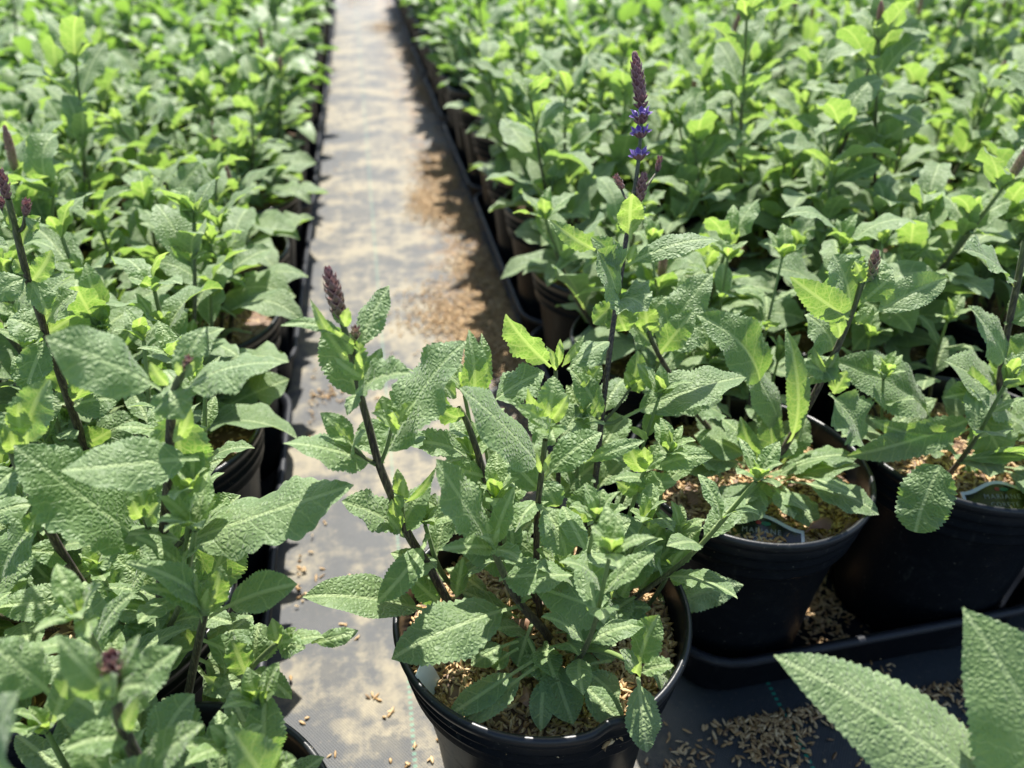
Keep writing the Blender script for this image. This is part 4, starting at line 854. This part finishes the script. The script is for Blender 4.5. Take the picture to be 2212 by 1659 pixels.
# ---- plastic plant labels
def text_mesh(body, size):
    c = bpy.data.curves.new("lettering", 'FONT'); c.body = body; c.size = size; c.align_x = 'CENTER'; c.extrude = .00012; c.space_character = 1.25
    o = bpy.data.objects.new("lettering", c); COL.objects.link(o); bpy.context.view_layer.update()
    me = bpy.data.meshes.new_from_object(o.evaluated_get(bpy.context.evaluated_depsgraph_get())); bpy.data.objects.remove(o); me.materials.clear(); me.materials.append(M_SILVER); return me
def plate(pts, y0, y1, name, mat, par, zoff=0):
    """flat outline in the x-z plane, y0..y1 thick"""
    n = len(pts); me = bpy.data.meshes.new(name); v = [(x, y0, z + zoff) for x, z in pts] + [(x, y1, z + zoff) for x, z in pts]
    f = [tuple(range(n)), tuple(range(2 * n - 1, n - 1, -1))] + [(i, i + n, (i + 1) % n + n, (i + 1) % n) for i in range(n)]
    me.from_pydata(v, [], f); me.materials.append(mat); me.validate(); o = bpy.data.objects.new(name, me); COL.objects.link(o); o.parent = par; return o
def plant_label(loc, rz, tilt, label, w=.054):
    e = empty("plant_label", loc); e.rotation_euler = (tilt, 0, rz); tag(e, label, "plant label", "printed labels stuck in the front pots")
    def outline(k, hw, top, bot):
        p = [(-hw, bot), (hw, bot)]
        for i in range(25):
            x = hw * (1 - i / 12.0); h = top + k * (math.cos(x / hw * math.pi) * .5 + .5) * 1.0
            p.append((x, h))
        return p
    hw = w / 2
    plate(outline(.0085, hw, .020, -.002), -.0002, .0009, "white_plate", M_WHITE, e)
    plate(outline(.0082, hw - .0022, .0178, -.0022), -.0005, -.00025, "black_face", M_BLACK, e)
    for body, sz, z in (("MARIANE", .0050, .0148), ("CORETE", .0044, .0104)):
        me = text_mesh(body, sz); o = bpy.data.objects.new("lettering", me); COL.objects.link(o); o.parent = e; o.rotation_euler = (R_(90), 0, 0); o.location = (0.000, -.00065, z - (.0012 if body[0] == 'C' else 0))
    c = lambda x0, z0, a, b, k=20: [(x0 + a * math.cos(6.283 * i / k), z0 + b * math.sin(6.283 * i / k)) for i in range(k)]
    plate(c(-.0016, .0222, .0018, .0014), -.0008, -.0006, "red_emblem", M_RED, e); plate(c(.0030, .0218, .0032, .0014), -.0008, -.0006, "green_emblem", M_GREEN, e)
    plate(c(-.004, .0032, .0050, .0028), -.0008, -.0006, "orange_picture", M_ORANGE, e); plate(c(-.004, .0034, .0030, .0016), -.0011, -.0009, "peach_picture", M_PALE, e)
    return e
plant_label((RX0 - .017, .385 - .0655, .1465), R_(-20), R_(-66), "black and white printed label inside the front rim of the aisle-edge pot, right bed")
plant_label((RX0 + PX - .010, .385 - .0665, .149), R_(-10), R_(-66), "black and white printed label at the right picture edge, beside the drooping leaf")
# blank stake label in the lone pot, seen nearly edge on
e = empty("label_stake", (.0095, .2605, .128)); e.rotation_euler = (R_(-12), R_(-9), R_(62)); tag(e, "blank white pointed plastic stake in the mulch of the lone pot, seen nearly edge on", "plant label")
plate([(-.0065, .042), (-.0065, .012), (0, -.014), (.0065, .012), (.0065, .042)], -.0003, .0003, "blade", M_WHITE, e)
